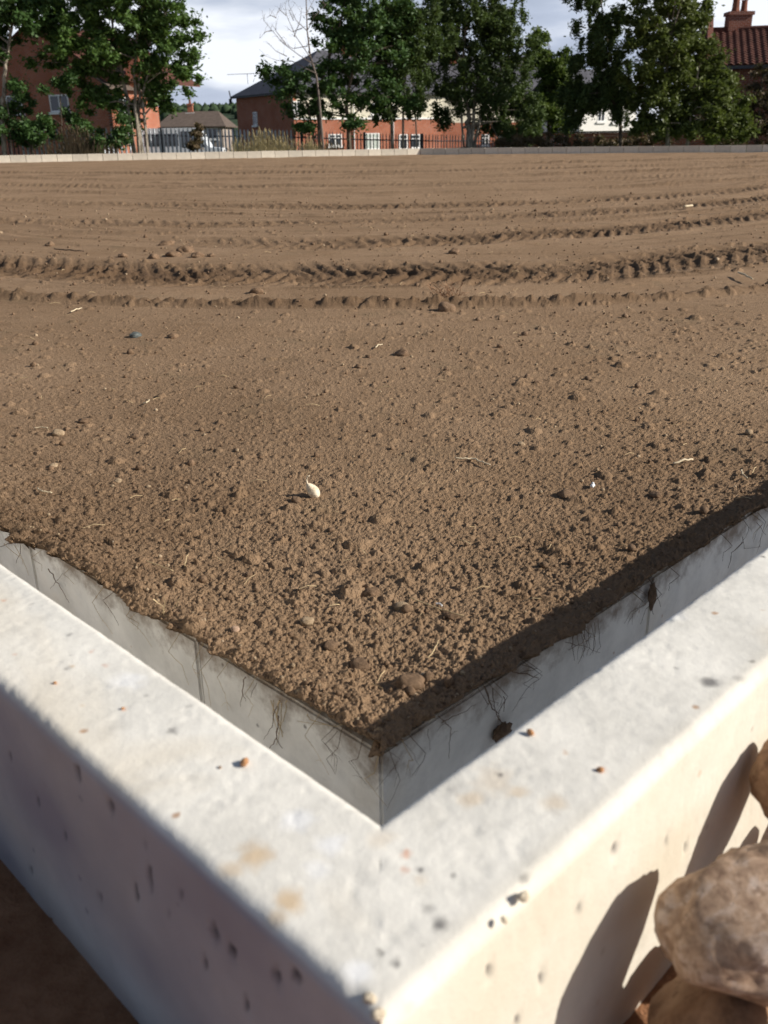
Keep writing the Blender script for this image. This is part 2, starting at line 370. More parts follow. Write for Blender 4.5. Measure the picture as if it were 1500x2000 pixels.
def soil_height(x, y, r):
    dl, dr = side_dist(x, y); de = np.minimum(dl, dr)
    fade = lambda s: np.clip(1.35 - (r * .0011) / s * 1.0, 0, 1)
    rough = np.clip(.5 + 1.3 * fbm(x * .9 + 3.1, y * .75, 3, 5) + .55 * np.clip(1.9 - r, 0, 1) - .55 * np.clip(1 - np.abs(x + 1.1) / .9, 0, 1) * np.clip((r - 1.5), 0, 1) + .35 * np.clip(1 - np.abs(x - .35) / .5, 0, 1) * (r < 3), .34, 1)
    trk = np.zeros_like(x); h = np.zeros_like(x)
    zone = np.clip((y - 3.0 - .0 * x) / .5, 0, 1)            # raked flat beyond the first ridge
    rough = rough * (1 - .88 * zone)
    for i, (pts, hw, kind, st, lo) in enumerate(TR):
        c, x0, x1 = curve_of(pts); yc = np.polyval(c, np.clip(x, x0 - 3, x1 + 3))
        off = (y - yc) + fbm(x * 2.3, y * .2 + i * 9, 3, 40 + i) * hw * .35
        q = off / hw; ms = np.clip(1.25 - np.abs(q) ** 1.6, 0, 1)
        ends = np.clip(.62 + .9 * fbm(x * .45 + i * 7.7, y * .05, 3, 60 + i), .12, 1) if i > 1 else np.clip(.75 + .6 * fbm(x * .8 + i * 7.7, y * .05, 3, 60 + i), .35, 1)
        if lo is not None: ends = ends * np.clip((x - x0) / .3, 0, 1)
        s = st * ms * ends
        if kind == 'tread':
            lug = .083 + .004 * i
            ph = (x + .35 * np.abs(off) ) / lug + .25 * fbm(x * 3, y * 3, 2, 80 + i)
            tr = np.abs(ph - np.floor(ph) - .5) * 2
            lugs = np.clip((tr - .38) * 3.2, 0, 1)
            h = h + s * (1 + .16 * i) * (.019 * lugs * np.clip(.6 + .8 * fbm(x * 7, y * 5, 2, 90 + i), .2, 1.2) - .008 + .012 * fbm(x * 14, y * 14, 3, 70 + i)) + st * .010 * np.exp(-((np.abs(q) - 1.1) / .25) ** 2)
        else:
            h = h + s * (1 + .16 * i) * ((.034 if i == 0 else .026) * (1 + .9 * fbm(x * 9, y * 9, 4, 75 + i) + .5 * fbm(x * 30, y * 22, 2, 95 + i)) * np.clip(1 - np.abs(q), 0, 1))
        trk = np.maximum(trk, s * (.75 if kind == 'tread' else .6))
    c0, xa, xb = curve_of(TR[1][0]); ys = y - np.polyval(c0, np.clip(x, xa - 3, xb + 3)); sc_ = ys / (1 + .06 * np.clip(ys, 0, 30))
    sk = fbm(x * .3, sc_ * 6.5, 4, 501, .62); st2 = fbm(x * .55 + 4, sc_ * 13, 3, 507, .6)
    h = h + zone * (.007 * sk + .005 * st2) * np.clip(.6 + .1 * ys, .6, 2.2)
    trk = np.maximum(trk, zone * np.clip(.9 * st2 + .5 * sk - .18, 0, .55) * np.clip(.7 + fbm(x * 5, y * 3, 3, 511), 0, 1))
    lump = .13 + .75 * np.clip(trk * 1.5, 0, 1)
    h = h + .010 * fbm(x * .8, y * .8, 3, 1) + .0065 * fbm(x * 4.5, y * 4.5, 3, 2) * np.clip(rough + trk, .1, 1)
    near = np.clip(2.6 - r, 0, 1)
    warpx = x + .004 * fbm(x * 60, y * 60, 2, 31); warpy = y + .004 * fbm(x * 60 + 50, y * 60, 2, 32)
    b = bumps(warpx, warpy, .075, 200, .035 * rough + .15 * np.clip(trk, 0, 1) , .12, .32, .65)
    h = h + b * fade(.05)
    h = h + bumps(warpx, warpy, .045, 205, .8 * np.clip(trk * 1.4, 0, 1), .2, .5, .6) * fade(.03)
    for size, seed, p0, p1 in ((.030, 210, .015, .12), (.016, 220, .10, .34), (.0095, 230, .45, .85), (.0058, 240, .95, 1.0), (.0040, 250, .9, 1.0)):
        w = fade(size * .5)
        if w.max() <= 0: continue
        pr = p0 + (p1 - p0) * np.clip(rough * .8 + trk, 0, 1)
        h = h + bumps(warpx, warpy, size, seed, pr, .25, .62, .62 if size < .008 else .52) * w * np.clip(.5 + rough + trk, 0, 1)
    h = h + .0016 * fbm(x * 260, y * 260, 3, 9) * fade(.003)
    # loose, heaped rim along the wall
    h = h + .009 * np.exp(-(de / .07) ** 2) * (1 + .8 * fbm(x * 11, y * 11, 3, 21)) + .006 * near
    moist = np.clip(1.35 * trk + (1 - zone) * (.14 * rough + .14 * np.clip(2.2 - r, 0, 1) + .35 * fbm(x * 2.2, y * 2.2, 4, 77)), 0, .85)
    return h, moist, de

def build_soil():
    # columns: azimuth, dense inside the view and coarser to the sides; rows: even steps of viewing angle so that crumbs near by stay crisp
    az = np.concatenate([np.linspace(-43.6, -28.2, 46)[:-1], np.linspace(-28.2, 28.2, 861), np.linspace(28.2, 43.6, 46)[1:]])
    t = np.tan(np.radians(az)); n = len(az)
    # near limit: where the ray leaves the bed, far limit: where it meets the far kerb
    def hit(p, d):       # x = t*y with line p + s d
        return (p.x - p.y * d.x / d.y) / (t - d.x / d.y)
    yn = np.maximum(np.where(t < 0, hit(SC, DL), -9), np.where(t >= 0, hit(SC, DR), -9))
    yn = np.where(np.abs(t - SC.x / SC.y) < 1e-9, SC.y, yn)
    ts = np.sqrt((t + .0095) ** 2 + .07 ** 2) - .07; yn = SC.y / (1 - ts) * .995
    yf = np.minimum(hit(FARC, FARL - FARC), hit(FARC, FARR - FARC)) + .04
    yn = yn - .055
    rn = yn * np.sqrt(1 + t * t); rf = yf * np.sqrt(1 + t * t)
    rows = 900
    s = np.linspace(0, 1, rows)[:, None] ** 1.0
    an = np.arctan(CAMZ / rn); af = np.arctan(CAMZ / rf)
    a = an + (af - an) * s
    r = CAMZ / np.tan(a); y = r / np.sqrt(1 + t * t); x = y * t
    x = x + .0006 * fbm(x * 300, y * 300, 1, 3) ; 
    z, moist, de = soil_height(x, y, r)
    dl, dr = side_dist(x, y)
    # ragged edge: past it the sheet tucks back under and into the wall
    along = np.where(dl < dr, (x * -SQ + y * SQ), (x * SQ + y * SQ) + 40)
    lft = (dl < dr)
    edge = .017 * fbm(along * 8, along * 0, 3, 301) + .012 * fbm(along * 38, along * 0 + 3, 3, 302) + .0045 * fbm(x * 180, y * 180, 2, 303)
    edge = np.minimum(np.where(lft, edge * 1.25 - .009, edge * 1.1 - .008), -.0065 + .005 * fbm(x * 90, y * 90, 3, 309))
    droop = np.clip((edge + .022 - de) / .022, 0, 1)
    z = z - .006 * droop ** 2
    for dd, nx in ((dl, SQ), (dr, -SQ)):
        ex = np.clip(edge - dd, 0, None); tk = np.clip(ex / .010, 0, 1)
        tgt = edge * (1 - tk) + np.maximum(edge, .005) * tk + .0035 * tk * fbm(along * 170, ex * 260 + 5, 3, 333)
        push = np.where(ex > 0, tgt - dd, 0)
        x = x + nx * push; y = y + SQ * push
    deep = (edge - de) > .007; l2, r2 = side_dist(x, y)
    for dd, nx in ((l2, SQ), (r2, -SQ)):
        push = np.where(deep, np.clip(.03 - dd, 0, None), 0); x = x + nx * push; y = y + SQ * push
    tuck = np.clip((edge - de) / .010, 0, 1)
    z = z - (.014 * tuck) - .10 * np.clip((edge - de - .010) / .01, 0, 1)
    V = np.stack([x, y, z], -1).reshape(-1, 3)
    i = np.arange(rows - 1)[:, None] * n + np.arange(n - 1)[None, :]
    F = np.stack([i, i + 1, i + n + 1, i + n], -1).reshape(-1, 4)
    me = mesh_np('soil', V, F, True)
    at = me.attributes.new('moist', 'FLOAT', 'POINT'); at.data.foreach_set('value', moist.astype(np.float32).ravel())
    return tag(link('soil', me, M['soil']), kind='structure')
build_soil()
def soil_z(x, y):
    X = np.array([float(x)]); Y = np.array([float(y)]); return float(soil_height(X, Y, np.hypot(X, Y))[0][0])

# ground outside the kerb (one sheet to the horizon, open over the bed), and the floor of the ditch
def ground_z(x, y):
    d = math.hypot(x, y)
    if y < 3 or d < 12: base = KTOP - .23
    else: base = KTOP - .03
    # beyond the far kerb the land falls towards the road
    f = min(1, max(0, (y - 32.3 + abs(x) * .22) / 5.0)) if y > 24 else 0
    f = f * f * (3 - 2 * f)
    z = base * (1 - f) + (-1.0) * f
    if d > 150: z -= (min(d, 1800) - 150) * .001
    return z
def build_ground():
    O = KW * math.sqrt(2) - .004
    ring = []
    cor = [Vector((KC.x, KC.y - O, 0)), FARR + Vector((.14, .0, 0)), FARC + Vector((0, .10, 0)), FARL + Vector((-.14, 0, 0))]
    for i in range(4):
        a = cor[i]; b = cor[(i + 1) % 4]
        for k in range(24): ring.append(a.lerp(b, (k / 24) ** (1.6 if i == 0 else 1) if i != 3 else 1 - (1 - k / 24) ** 1.6))
    cen = Vector((0, 18, 0)); vs_ = []; fs = []
    offs = [0, .12, .3, .7, 1.5, 2.6, 4, 6, 9, 15, 30, 70, 180, 600, 1800, 4500]
    n = len(ring)
    for o in offs:
        for p in ring:
            d = (p - cen).normalized(); q = p + d * o; z = ground_z(q.x, q.y)
            if o == 0 and q.y < 20: z = KTOP - .23
            vs_.append((q.x, q.y, z + (.01 * mnoise.noise(q * 3) if o else 0)))
    for j in range(len(offs) - 1):
        for i in range(n):
            k = (i + 1) % n; fs.append((j * n + i, j * n + k, (j + 1) * n + k, (j + 1) * n + i))
    me = bpy.data.meshes.new('ground'); me.from_pydata(vs_, [], fs); me.update()
    me.polygons.foreach_set('use_smooth', [True] * len(me.polygons))
    mt, nn, l, b = new_mat('ground_earth_and_grass', .98, .1); t = nn.new('ShaderNodeTexCoord').outputs['Object']
    g = ramp(nn, l, noise_node(nn, l, t, .8, 6, .6), [(.35, (.045, .060, .020)), (.65, (.10, .10, .045))])
    e_ = ramp(nn, l, noise_node(nn, l, t, 30, 6, .7), [(.3, (.22, .10, .05)), (.7, (.42, .22, .12))])
    sp = nn.new('ShaderNodeSeparateXYZ'); l.new(t, sp.inputs[0])
    far = ramp(nn, l, sp.outputs['Y'], [(0, (0, 0, 0)), (1, (1, 1, 1))])
    mr = nn.new('ShaderNodeMapRange'); mr.inputs['From Min'].default_value = 1; mr.inputs['From Max'].default_value = 6; l.new(sp.outputs['Y'], mr.inputs['Value'])
    l.new(mixc(nn, l, mr.outputs[0], e_, g), b.inputs['Base Color']); bump(nn, l, b, noise_node(nn, l, t, 60, 6, .7), .9, .01)
    tag(link('ground', me, mt), kind='structure')
    m2 = MB(); a0 = KC + Vector((0, -.02, 0)); 
    L = 34
    m2.poly([a0 + Vector((0, 0, -.215)), a0 + DR * L + Vector((0, 0, -.215)), SC + Vector((0, .1, -.215)) + DR * (L - .3), SC + Vector((0, .1, -.215)), SC + Vector((0, .1, -.215)) + DL * (L - .3), a0 + DL * L + Vector((0, 0, -.215))])
    m2.f = [(0, 1, 2, 3), (0, 3, 4, 5)]; m2.f = m2.f
    tag(m2.build('ditch_floor', M['earth']), kind='structure')
build_ground()

# ------------------------------------------------------------------ retaining wall round the bed (concrete blocks)
def wall_block(L, H, W, chip_seed, res=.02):
    """block with bevelled, slightly uneven arrises; x along, y depth into the bed, z up; origin at face, top"""
    bm = bmesh.new(); bmesh.ops.create_cube(bm, size=1)
    for v in bm.verts: v.co = Vector(((v.co.x + .5) * L, (v.co.y + .5) * W, (v.co.z - .5) * H))
    bmesh.ops.bevel(bm, geom=list(bm.edges), offset=.0035, segments=2, affect='EDGES')
    me = bpy.data.meshes.new('concrete_block'); bm.to_mesh(me); bm.free()
    me.polygons.foreach_set('use_smooth', [False] * len(me.polygons)); return me
def wall_run(name, corner, d, inward, first, label, L=.45, top=-.005, H=.215, W=.1, total=26, mat=None, gap=.004):
    ang = math.atan2(d.y, d.x); root = empty(name, corner + Vector((0, 0, top)), ang)
    tag(root, label, 'wall')
    flip = 1 if (rot_perp(d).dot(inward) > 0) else -1
    cache = {}
    s = first; ln = L
    while s < total:
        key = round(ln, 3)
        if key not in cache: cache[key] = wall_block(ln - gap, H, W * 1.0, 1)
        o = link('concrete_block', cache[key], mat, root); o.location = (s + gap / 2, 0 if flip > 0 else -W, random.uniform(-.002, .002)); o.rotation_euler = (0, 0, random.uniform(-.0012, .0012))
        s += ln; ln = L
    c = MB(); y0, y1 = (.004, W - .012) if flip > 0 else (-W + .012, -.004)
    c.box(.12, s - .02, y0, y1, -H, -.006); c.build('mortar_core', M['joint'], root)
    return root
# left run stops 2 mm short of the right one at the corner
lw = wall_run('retaining_wall', SC, DL, Vector((SQ, SQ, 0)), .318, 'pale concrete block retaining wall at the left edge of the soil bed, under hanging roots', mat=M['wall'])
wall_run('retaining_wall', SC, DR, Vector((-SQ, SQ, 0)), .53, 'pale concrete block retaining wall at the right edge of the soil bed, in shade', mat=M['wall'])

def corner_block():
    W = .1; a, b = .318 - .002, .53 - .002; H = .215
    pts = [Vector((0, 0, 0)), DR * b, DR * b + DL * W, DR * W + DL * W, DR * W + DL * a, DL * a]
    m2 = MB().prism(pts, (0, 0, -H)); me = bpy.data.meshes.new('corner_block'); me.from_pydata(m2.v, [], m2.f)
    bm = bmesh.new(); bm.from_mesh(me); bmesh.ops.recalc_face_normals(bm, faces=bm.faces)
    bmesh.ops.bevel(bm, geom=list(bm.edges), offset=.003, segments=2, affect='EDGES'); bm.to_mesh(me); bm.free()
    o = link('corner_block', me, M['wall'], lw); bpy.context.view_layer.update()
    o.matrix_parent_inverse = lw.matrix_world.inverted(); o.location = SC + Vector((0, 0, -.005))
corner_block()
# ------------------------------------------------------------------ kerb: an L-shaped corner piece in the foreground and straight runs
def kerb_profile(w, h, ri, ro, n=11):
    """(offset outward, z) from the inner foot over the top to the outer foot"""
    p = [(0, -h + (h - ri) * k / 14) for k in range(14)]
    p += [(ri - ri * math.cos(a), -ri + ri * math.sin(a)) for a in np.linspace(0, math.pi / 2, n)]
    p += [(ri + (w - ri - ro) * k / 30, 0) for k in range(1, 30)]
    p += [(w - ro + ro * math.sin(a), -ro + ro * math.cos(a)) for a in np.linspace(0, math.pi / 2, n)]
    p += [(w, -ro - (h - ro) * k / 40) for k in range(1, 41)]
    return p
def build_corner_kerb():
    arm = .80; step = .0033; ns = int(arm / step)
    root = empty('corner_kerb', KC + Vector((0, 0, KTOP))); arms = []
    tag(root, 'big pale concrete corner kerb in the foreground, V shaped, freckled with stains', 'kerb')
    def onplane(px, py, side):          # point of an outer face seen at that pixel
        d = ray(px, py); nn = DR if side == 'L' else DL; q0 = KC - nn * KW; o_ = Vector((0, 0, CAMZ)); t = (q0 - o_).dot(nn) / d.dot(nn); return o_ + d * t - KC - Vector((0, 0, KTOP))
    pits = [('L', px, py, sx_, sz_) for px, py, sx_, sz_ in ((292, 1715, .0024, .0085), (266, 1742, .002, .005), (418, 1824, .0034, .006), (452, 1860, .0024, .006), (540, 1908, .003, .0055), (577, 1903, .0028, .004), (75, 1567, .002, .003), (102, 1812, .0024, .010), (216, 1576, .0032, .005), (152, 1508, .003, .005), (195, 1755, .002, .004), (126, 1627, .0018, .003), (176, 1626, .0016, .003), (280, 1642, .002, .003), (350, 1742, .0016, .003), (400, 1880, .002, .004), (60, 1700, .002, .004), (20, 1480, .002, .003), (330, 1790, .0015, .002), (480, 1960, .002, .004))]
    pits += [('R', px, py, .0022, .0035) for px, py in ((1302, 1637), (1098, 1630), (1200, 1660), (955, 1900), (1130, 1780), (1180, 1560), (1060, 1905), (1010, 1990), (1340, 1655))]
    pits = [(sd, onplane(px, py, sd), a_, b_) for sd, px, py, a_, b_ in pits]
    tg = lambda px, py: G(px, py, KTOP) - KC - Vector((0, 0, KTOP))
    # stains with a place of their own on the top: (position, radius, tone, strength)
    marks = [(tg(px, py), r_, tn, st) for px, py, r_, tn, st in (
        (495, 1672, .017, 't', .75), (455, 1700, .013, 't', .5), (565, 1762, .013, 't', .8), (540, 1790, .010, 't', .5), (795, 1668, .0055, 'r', .9), (790, 1700, .005, 'r', .5), (820, 1718, .008, 't', .3), (1175, 1505, .005, 'r', .8), (1085, 1570, .012, 't', .4), (1010, 1550, .010, 't', .45),
        (1385, 1330, .013, 'd', .75), (1440, 1325, .008, 'd', .35), (858, 1808, .007, 'd', .8), (835, 1775, .006, 'd', .5), (820, 1700, .0035, 'd', .9), (887, 1712, .0035, 'd', .7), (775, 1880, .004, 'd', .8), (975, 1515, .0032, 'd', .9), (918, 1560, .012, 't', .45), (885, 1540, .010, 'd', .2),
        (965, 1525, .02, 't', .28), (370, 1380, .004, 'd', .6), (345, 1430, .003, 'd', .5), (130, 1305, .004, 'd', .5), (205, 1300, .003, 'r', .6), (110, 1335, .0035, 'r', .8), (140, 1300, .003, 't', .8), (165, 1378, .004, 't', .7), (283, 1357, .0035, 'd', .8), (335, 1427, .0055, 'd', .6), (240, 1385, .004, 'r', .5), (30, 1280, .003, 'r', .7), (8, 1172, .003, 'r', .8), (135, 1240, .003, 'd', .6), (180, 1272, .003, 'r', .6), (62, 1180, .003, 'd', .5),
        (745, 1640, .012, 't', .25), (720, 1700, .02, 'd', .12), (1065, 1740, .009, 'd', .75), (1050, 1765, .006, 'd', .6), (1025, 1715, .006, 'd', .55), (700, 1900, .012, 'w', .8), (650, 1650, .014, 'w', .7), (640, 1940, .010, 'd', .35), (580, 1600, .016, 'w', .7), (250, 1330, .02, 'w', .6), (620, 1700, .012, 'w', .5), (1300, 1200, .02, 'w', .5), (830, 1960, .012, 't', .8), (800, 1985, .008, 'd', .7), (545, 1880, .006, 'd', .4), (620, 1925, .005, 'd', .6))]
    for side, d in (('L', DL), ('R', DR)):
        ss = np.concatenate([[0], np.linspace(.0008, arm, ns)])
        prof = kerb_profile(KW, .30, .010, .011)
        o = np.array([q[0] for q in prof]); zz = np.array([q[1] for q in prof])
        S, O = np.meshgrid(ss, o, indexing='ij'); _, Z = np.meshgrid(ss, zz, indexing='ij')
        X = d.x * S; Y = d.y * S - O * math.sqrt(2)
        # keep arm ends square: spread along-slope difference into the arm
        shift = O * (S / arm); X = X + d.x * shift; Y = Y + d.y * shift
        nrm = np.array([-DR.x, -DR.y]) if side == 'L' else np.array([-DL.x, -DL.y])    # outward
        outer = np.clip((O - KW * .5) / (KW * .5), -1, 1)
        top = (Z > -.012)
        u = (S + (0 if side == 'L' else 7.3))
        ux, uy = X + Z * .7 + 5, Y - Z * .7
        disp = .0005 * fbm(ux * 22, uy * 22, 4, 401) + .00022 * fbm(ux * 150, uy * 150, 3, 402)
        pk = fbm(ux * 190 + 3, uy * 190, 2, 403); disp = disp - .0006 * np.clip(pk - .34, 0, .3) / .3 * (1 - np.exp(-((O - KW) ** 2 + Z ** 2) / (.022 ** 2)))
        # chipped arrises
        ar = np.exp(-((O - KW) ** 2 + Z ** 2) / (.014 ** 2))
        chip = np.clip(fbm(u * 60, u * 0 + 2, 3, 404) - .35, 0, 1) * .002 * ar
        faceo = np.clip(outer, 0, 1) * (Z < -.006)
        ftop = np.clip(1 + Z / .010, 0, 1)
        pit = np.zeros_like(S); dk = np.zeros_like(S)
        for (sd, pp, a_, b_) in pits:
            if sd != side: continue
            al = (X - pp.x) * d.x + (Y - pp.y) * d.y
            g_ = np.exp(-((al / a_) ** 2 + ((Z - pp.z) / b_) ** 2) ** 1.5) * (O > KW * .8)
            pit = np.maximum(pit, .004 * g_); dk = np.maximum(dk, np.clip(g_ * 1.6, 0, 1) * .95)  # pits are hollowed, and their inner shade is painted into the colour too
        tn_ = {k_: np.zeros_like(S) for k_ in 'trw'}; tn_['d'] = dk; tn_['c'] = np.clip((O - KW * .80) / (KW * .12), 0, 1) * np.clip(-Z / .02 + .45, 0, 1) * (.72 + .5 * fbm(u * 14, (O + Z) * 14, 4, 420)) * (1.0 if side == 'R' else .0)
        wq = 1 + .6 * fbm(X * 130 + 9, Y * 130 + (Z * 60), 3, 411)
        for (pp, r_, k_, st) in marks:
            g_ = np.clip(1.6 - 1.6 * np.sqrt((X - pp.x) ** 2 + (Y - pp.y) ** 2 + (Z - pp.z) ** 2) / (r_ * .8 * wq), 0, 1) * st
            tn_[k_] = np.maximum(tn_[k_], g_)
        X = X + nrm[0] * (disp * outer - pit - chip); Y = Y + nrm[1] * (disp * outer - pit - chip)
        Z2 = Z + disp * ftop - chip * .8
        V = np.stack([X, Y, Z2], -1).reshape(-1, 3); npf = len(o); nr_ = len(ss)
        i = np.arange(nr_ - 1)[:, None] * npf + np.arange(npf - 1)[None, :]
        F = np.stack([i, i + npf, i + npf + 1, i + 1] if side == 'L' else [i, i + 1, i + npf + 1, i + npf], -1).reshape(-1, 4)
        me = mesh_np('kerb_arm', V, F, True)
        tn_['g'] = np.clip((O - KW * .97) / (KW * .02), 0, 1) * (.75 + .4 * fbm(u * 9, (O + Z) * 9, 4, 430)) * (1.0 if side == 'L' else 0)  # shade of the left outer face, put into its colour
        for k_, nm in (('g', 'painted_shade'), ('t', 'stain_tan'), ('r', 'stain_rust'), ('d', 'stain_and_pit_shade'), ('w', 'bloom'), ('c', 'dust')):
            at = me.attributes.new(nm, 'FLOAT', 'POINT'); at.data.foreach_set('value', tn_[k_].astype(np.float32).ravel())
        arms.append(me)
    bm = bmesh.new()
    for me in arms: bm.from_mesh(me)
    bmesh.ops.remove_doubles(bm, verts=bm.verts, dist=.00012); me = bpy.data.meshes.new('corner_kerb'); bm.to_mesh(me); bm.free()
    root.name = 'unused'; bpy.data.objects.remove(root)
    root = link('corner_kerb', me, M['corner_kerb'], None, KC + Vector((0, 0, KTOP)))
    tag(root, 'big pale concrete corner kerb in the foreground, V shaped, freckled with stains', 'kerb')
    return root, arm
ck, ARM = build_corner_kerb()
def kerb_run(name, a, b, ztop_a, ztop_b, inward, label, L=.45, H=.215, W=.10, group=None, mats=None):
    """straight run of kerb blocks whose inner face runs from a to b"""
    d = (b - a); tot = math.hypot(d.x, d.y); d = Vector((d.x / tot, d.y / tot, 0)); ang = math.atan2(d.y, d.x)
    root = empty(name, Vector((a.x, a.y, ztop_a)), ang); tag(root, label, 'kerb', group)
    side = 1 if rot_perp(d).dot(inward) > 0 else -1
    n = int(tot / L); mesh = [wall_block(L - .012, H, W, 3) for _ in range(len(mats) if mats else 1)]
    for m_, k in zip(mesh, mats or []): m_.materials.append(k)
    for i in range(n + 1):
        o = link('kerb_block', random.choice(mesh), None if mats else M['kerb'], root)
        o.location = (i * L + .003, (-W if side > 0 else 0) + random.uniform(-.004, .004), (ztop_b - ztop_a) * i / max(1, n) + random.uniform(-.003, .003)); o.rotation_euler = (0, random.uniform(-.004, .004), random.uniform(-.006, .006))
    return root
off = Vector((0, 0, 0))
kerb_run('kerb', KC + DL * (ARM + .005), FARL, KTOP, .215, Vector((SQ, SQ, 0)), 'low concrete block kerb running off the left side of the photo from the corner kerb', mats=M['blocks'])
kerb_run('kerb', KC + DR * (ARM + .005), FARR, KTOP, .20, Vector((-SQ, SQ, 0)), 'low concrete block kerb running off the right side of the photo from the corner kerb', mats=M['blocks'])
kerb_run('kerb', FARC, FARL, .193, .225, Vector((.26, -.96, 0)), 'far sunlit cream block kerb left of the bend, below the palisade fence', mats=M['blocks'])
kerb_run('kerb', FARC + Vector((.02, 0, 0)), FARR, .193, .20, Vector((-.37, -.93, 0)), 'far shaded grey block kerb right of the bend, below the dark trees', mats=M['blocks'])
#PART2
# ------------------------------------------------------------------ houses
def wall_quad(mb_uv, name, pts, mat, parent, thick=(0, 0, 0)):
    """vertical wall face (a, b at the foot; height) as a solid slab with brick UVs in metres"""
    return None
def wall_slab(name, a, b, z0, z1, mat, parent, depth=.25, outward=None, zt=None):
    """solid wall from a to b (xy), z0..z1; zt = apex height for a gable; UV in metres"""
    a = Vector((a[0], a[1], 0)); b = Vector((b[0], b[1], 0)); d = (b - a); L = d.length; d.normalize()
    nrm = Vector((d.y, -d.x, 0))                       # outward when a->b runs left to right seen from outside
    prof = [(0, z0), (L, z0), (L, z1)] + ([(L / 2, zt)] if zt else []) + [(0, z1)]
    n = len(prof); vs_ = []; uv = []
    for off_ in (0, -depth):
        for (s_, z) in prof:
            p = a + d * s_ + nrm * off_; vs_.append((p.x, p.y, z)); uv.append((s_, z))
    fs = [tuple(range(n)), tuple(range(n, 2 * n))[::-1]] + [(i, n + i, n + (i + 1) % n, (i + 1) % n) for i in range(n)]
    me = bpy.data.meshes.new(name); me.from_pydata(vs_, [], fs)
    ul = me.uv_layers.new(name='UVMap')
    for pl in me.polygons:
        for li in pl.loop_indices: ul.data[li].uv = uv[me.loops[li].vertex_index]
    me.update(); return link(name, me, mat, parent)
def window(parent, a, b, s0, s1, z0, z1, bars=1, sill=True, curtain=False, proud=.03, name='window', mat='white', cross=False):
    """window on wall a->b between s0..s1 m along it: frame mesh > pane, sill, glazing bars"""
    a = Vector((a[0], a[1], 0)); b = Vector((b[0], b[1], 0)); d = (b - a).normalized(); nrm = Vector((d.y, -d.x, 0))
    Mx = Matrix.Translation(a) @ Matrix(((d.x, -nrm.x, 0, 0), (d.y, -nrm.y, 0, 0), (0, 0, 1, 0), (0, 0, 0, 1)))
    f = MB(); t = .075
    f.box(s0, s1, -proud, .05, z1 - t, z1, Mx); f.box(s0, s1, -proud, .05, z0, z0 + t, Mx)
    f.box(s0, s0 + t, -proud, .05, z0 + t, z1 - t, Mx); f.box(s1 - t, s1, -proud, .05, z0 + t, z1 - t, Mx)
    fr = f.build(name, M[mat], parent)
    g = MB(); g.box(s0 + t, s1 - t, -proud + .022, .03, z0 + t, z1 - t, Mx); g.build('pane', M['curtain' if curtain else 'glass'], fr)
    for k in range(bars):
        x = s0 + (s1 - s0) * (k + 1) / (bars + 1); q = MB(); q.box(x - .035, x + .035, -proud - .004, .03, z0 + t, z1 - t, Mx); q.build('glazing_bar', M[mat], fr)
    if cross:
        q = MB(); zc = z0 + (z1 - z0) * .68; q.box(s0 + t, s1 - t, -proud - .006, .03, zc - .03, zc + .03, Mx); q.build('glazing_bar', M[mat], fr)
    if sill:
        q = MB(); q.box(s0 - .1, s1 + .1, -proud - .1, .02, z0 - .13, z0 - .004, Mx); q.build('sill', M[mat], fr)
    return fr
def roof_plane(name, pts, mat, parent, thick=.1):
    return MB().prism(pts, (0, 0, -thick)).build(name, mat, parent)
def chimney(parent, x, y, z0, z1, w, d, mat, pots=2, name='chimney'):
    c = MB().box(x - w / 2, x + w / 2, y - d / 2, y + d / 2, z0, z1).box(x - w / 2 - .07, x + w / 2 + .07, y - d / 2 - .07, y + d / 2 + .07, z1 + .002, z1 + .16)
    o = c.build(name, mat, parent)
    me = o.data; ul = me.uv_layers.new(name='UVMap')
    for pl in me.polygons:
        for li in pl.loop_indices:
            v = me.vertices[me.loops[li].vertex_index].co; ul.data[li].uv = (v.x + v.y, v.z)
    for k in range(pots):
        px_ = x + (k - (pots - 1) / 2) * .34
        q = MB().tube([(px_, y, z1 + .16), (px_, y, z1 + .32), (px_, y, z1 + .52), (px_, y, z1 + .6)], [.15, .13, .12, .15], 8); q.build('chimney_pot', M['terracotta'], o)
    return o
GZ = -1.0
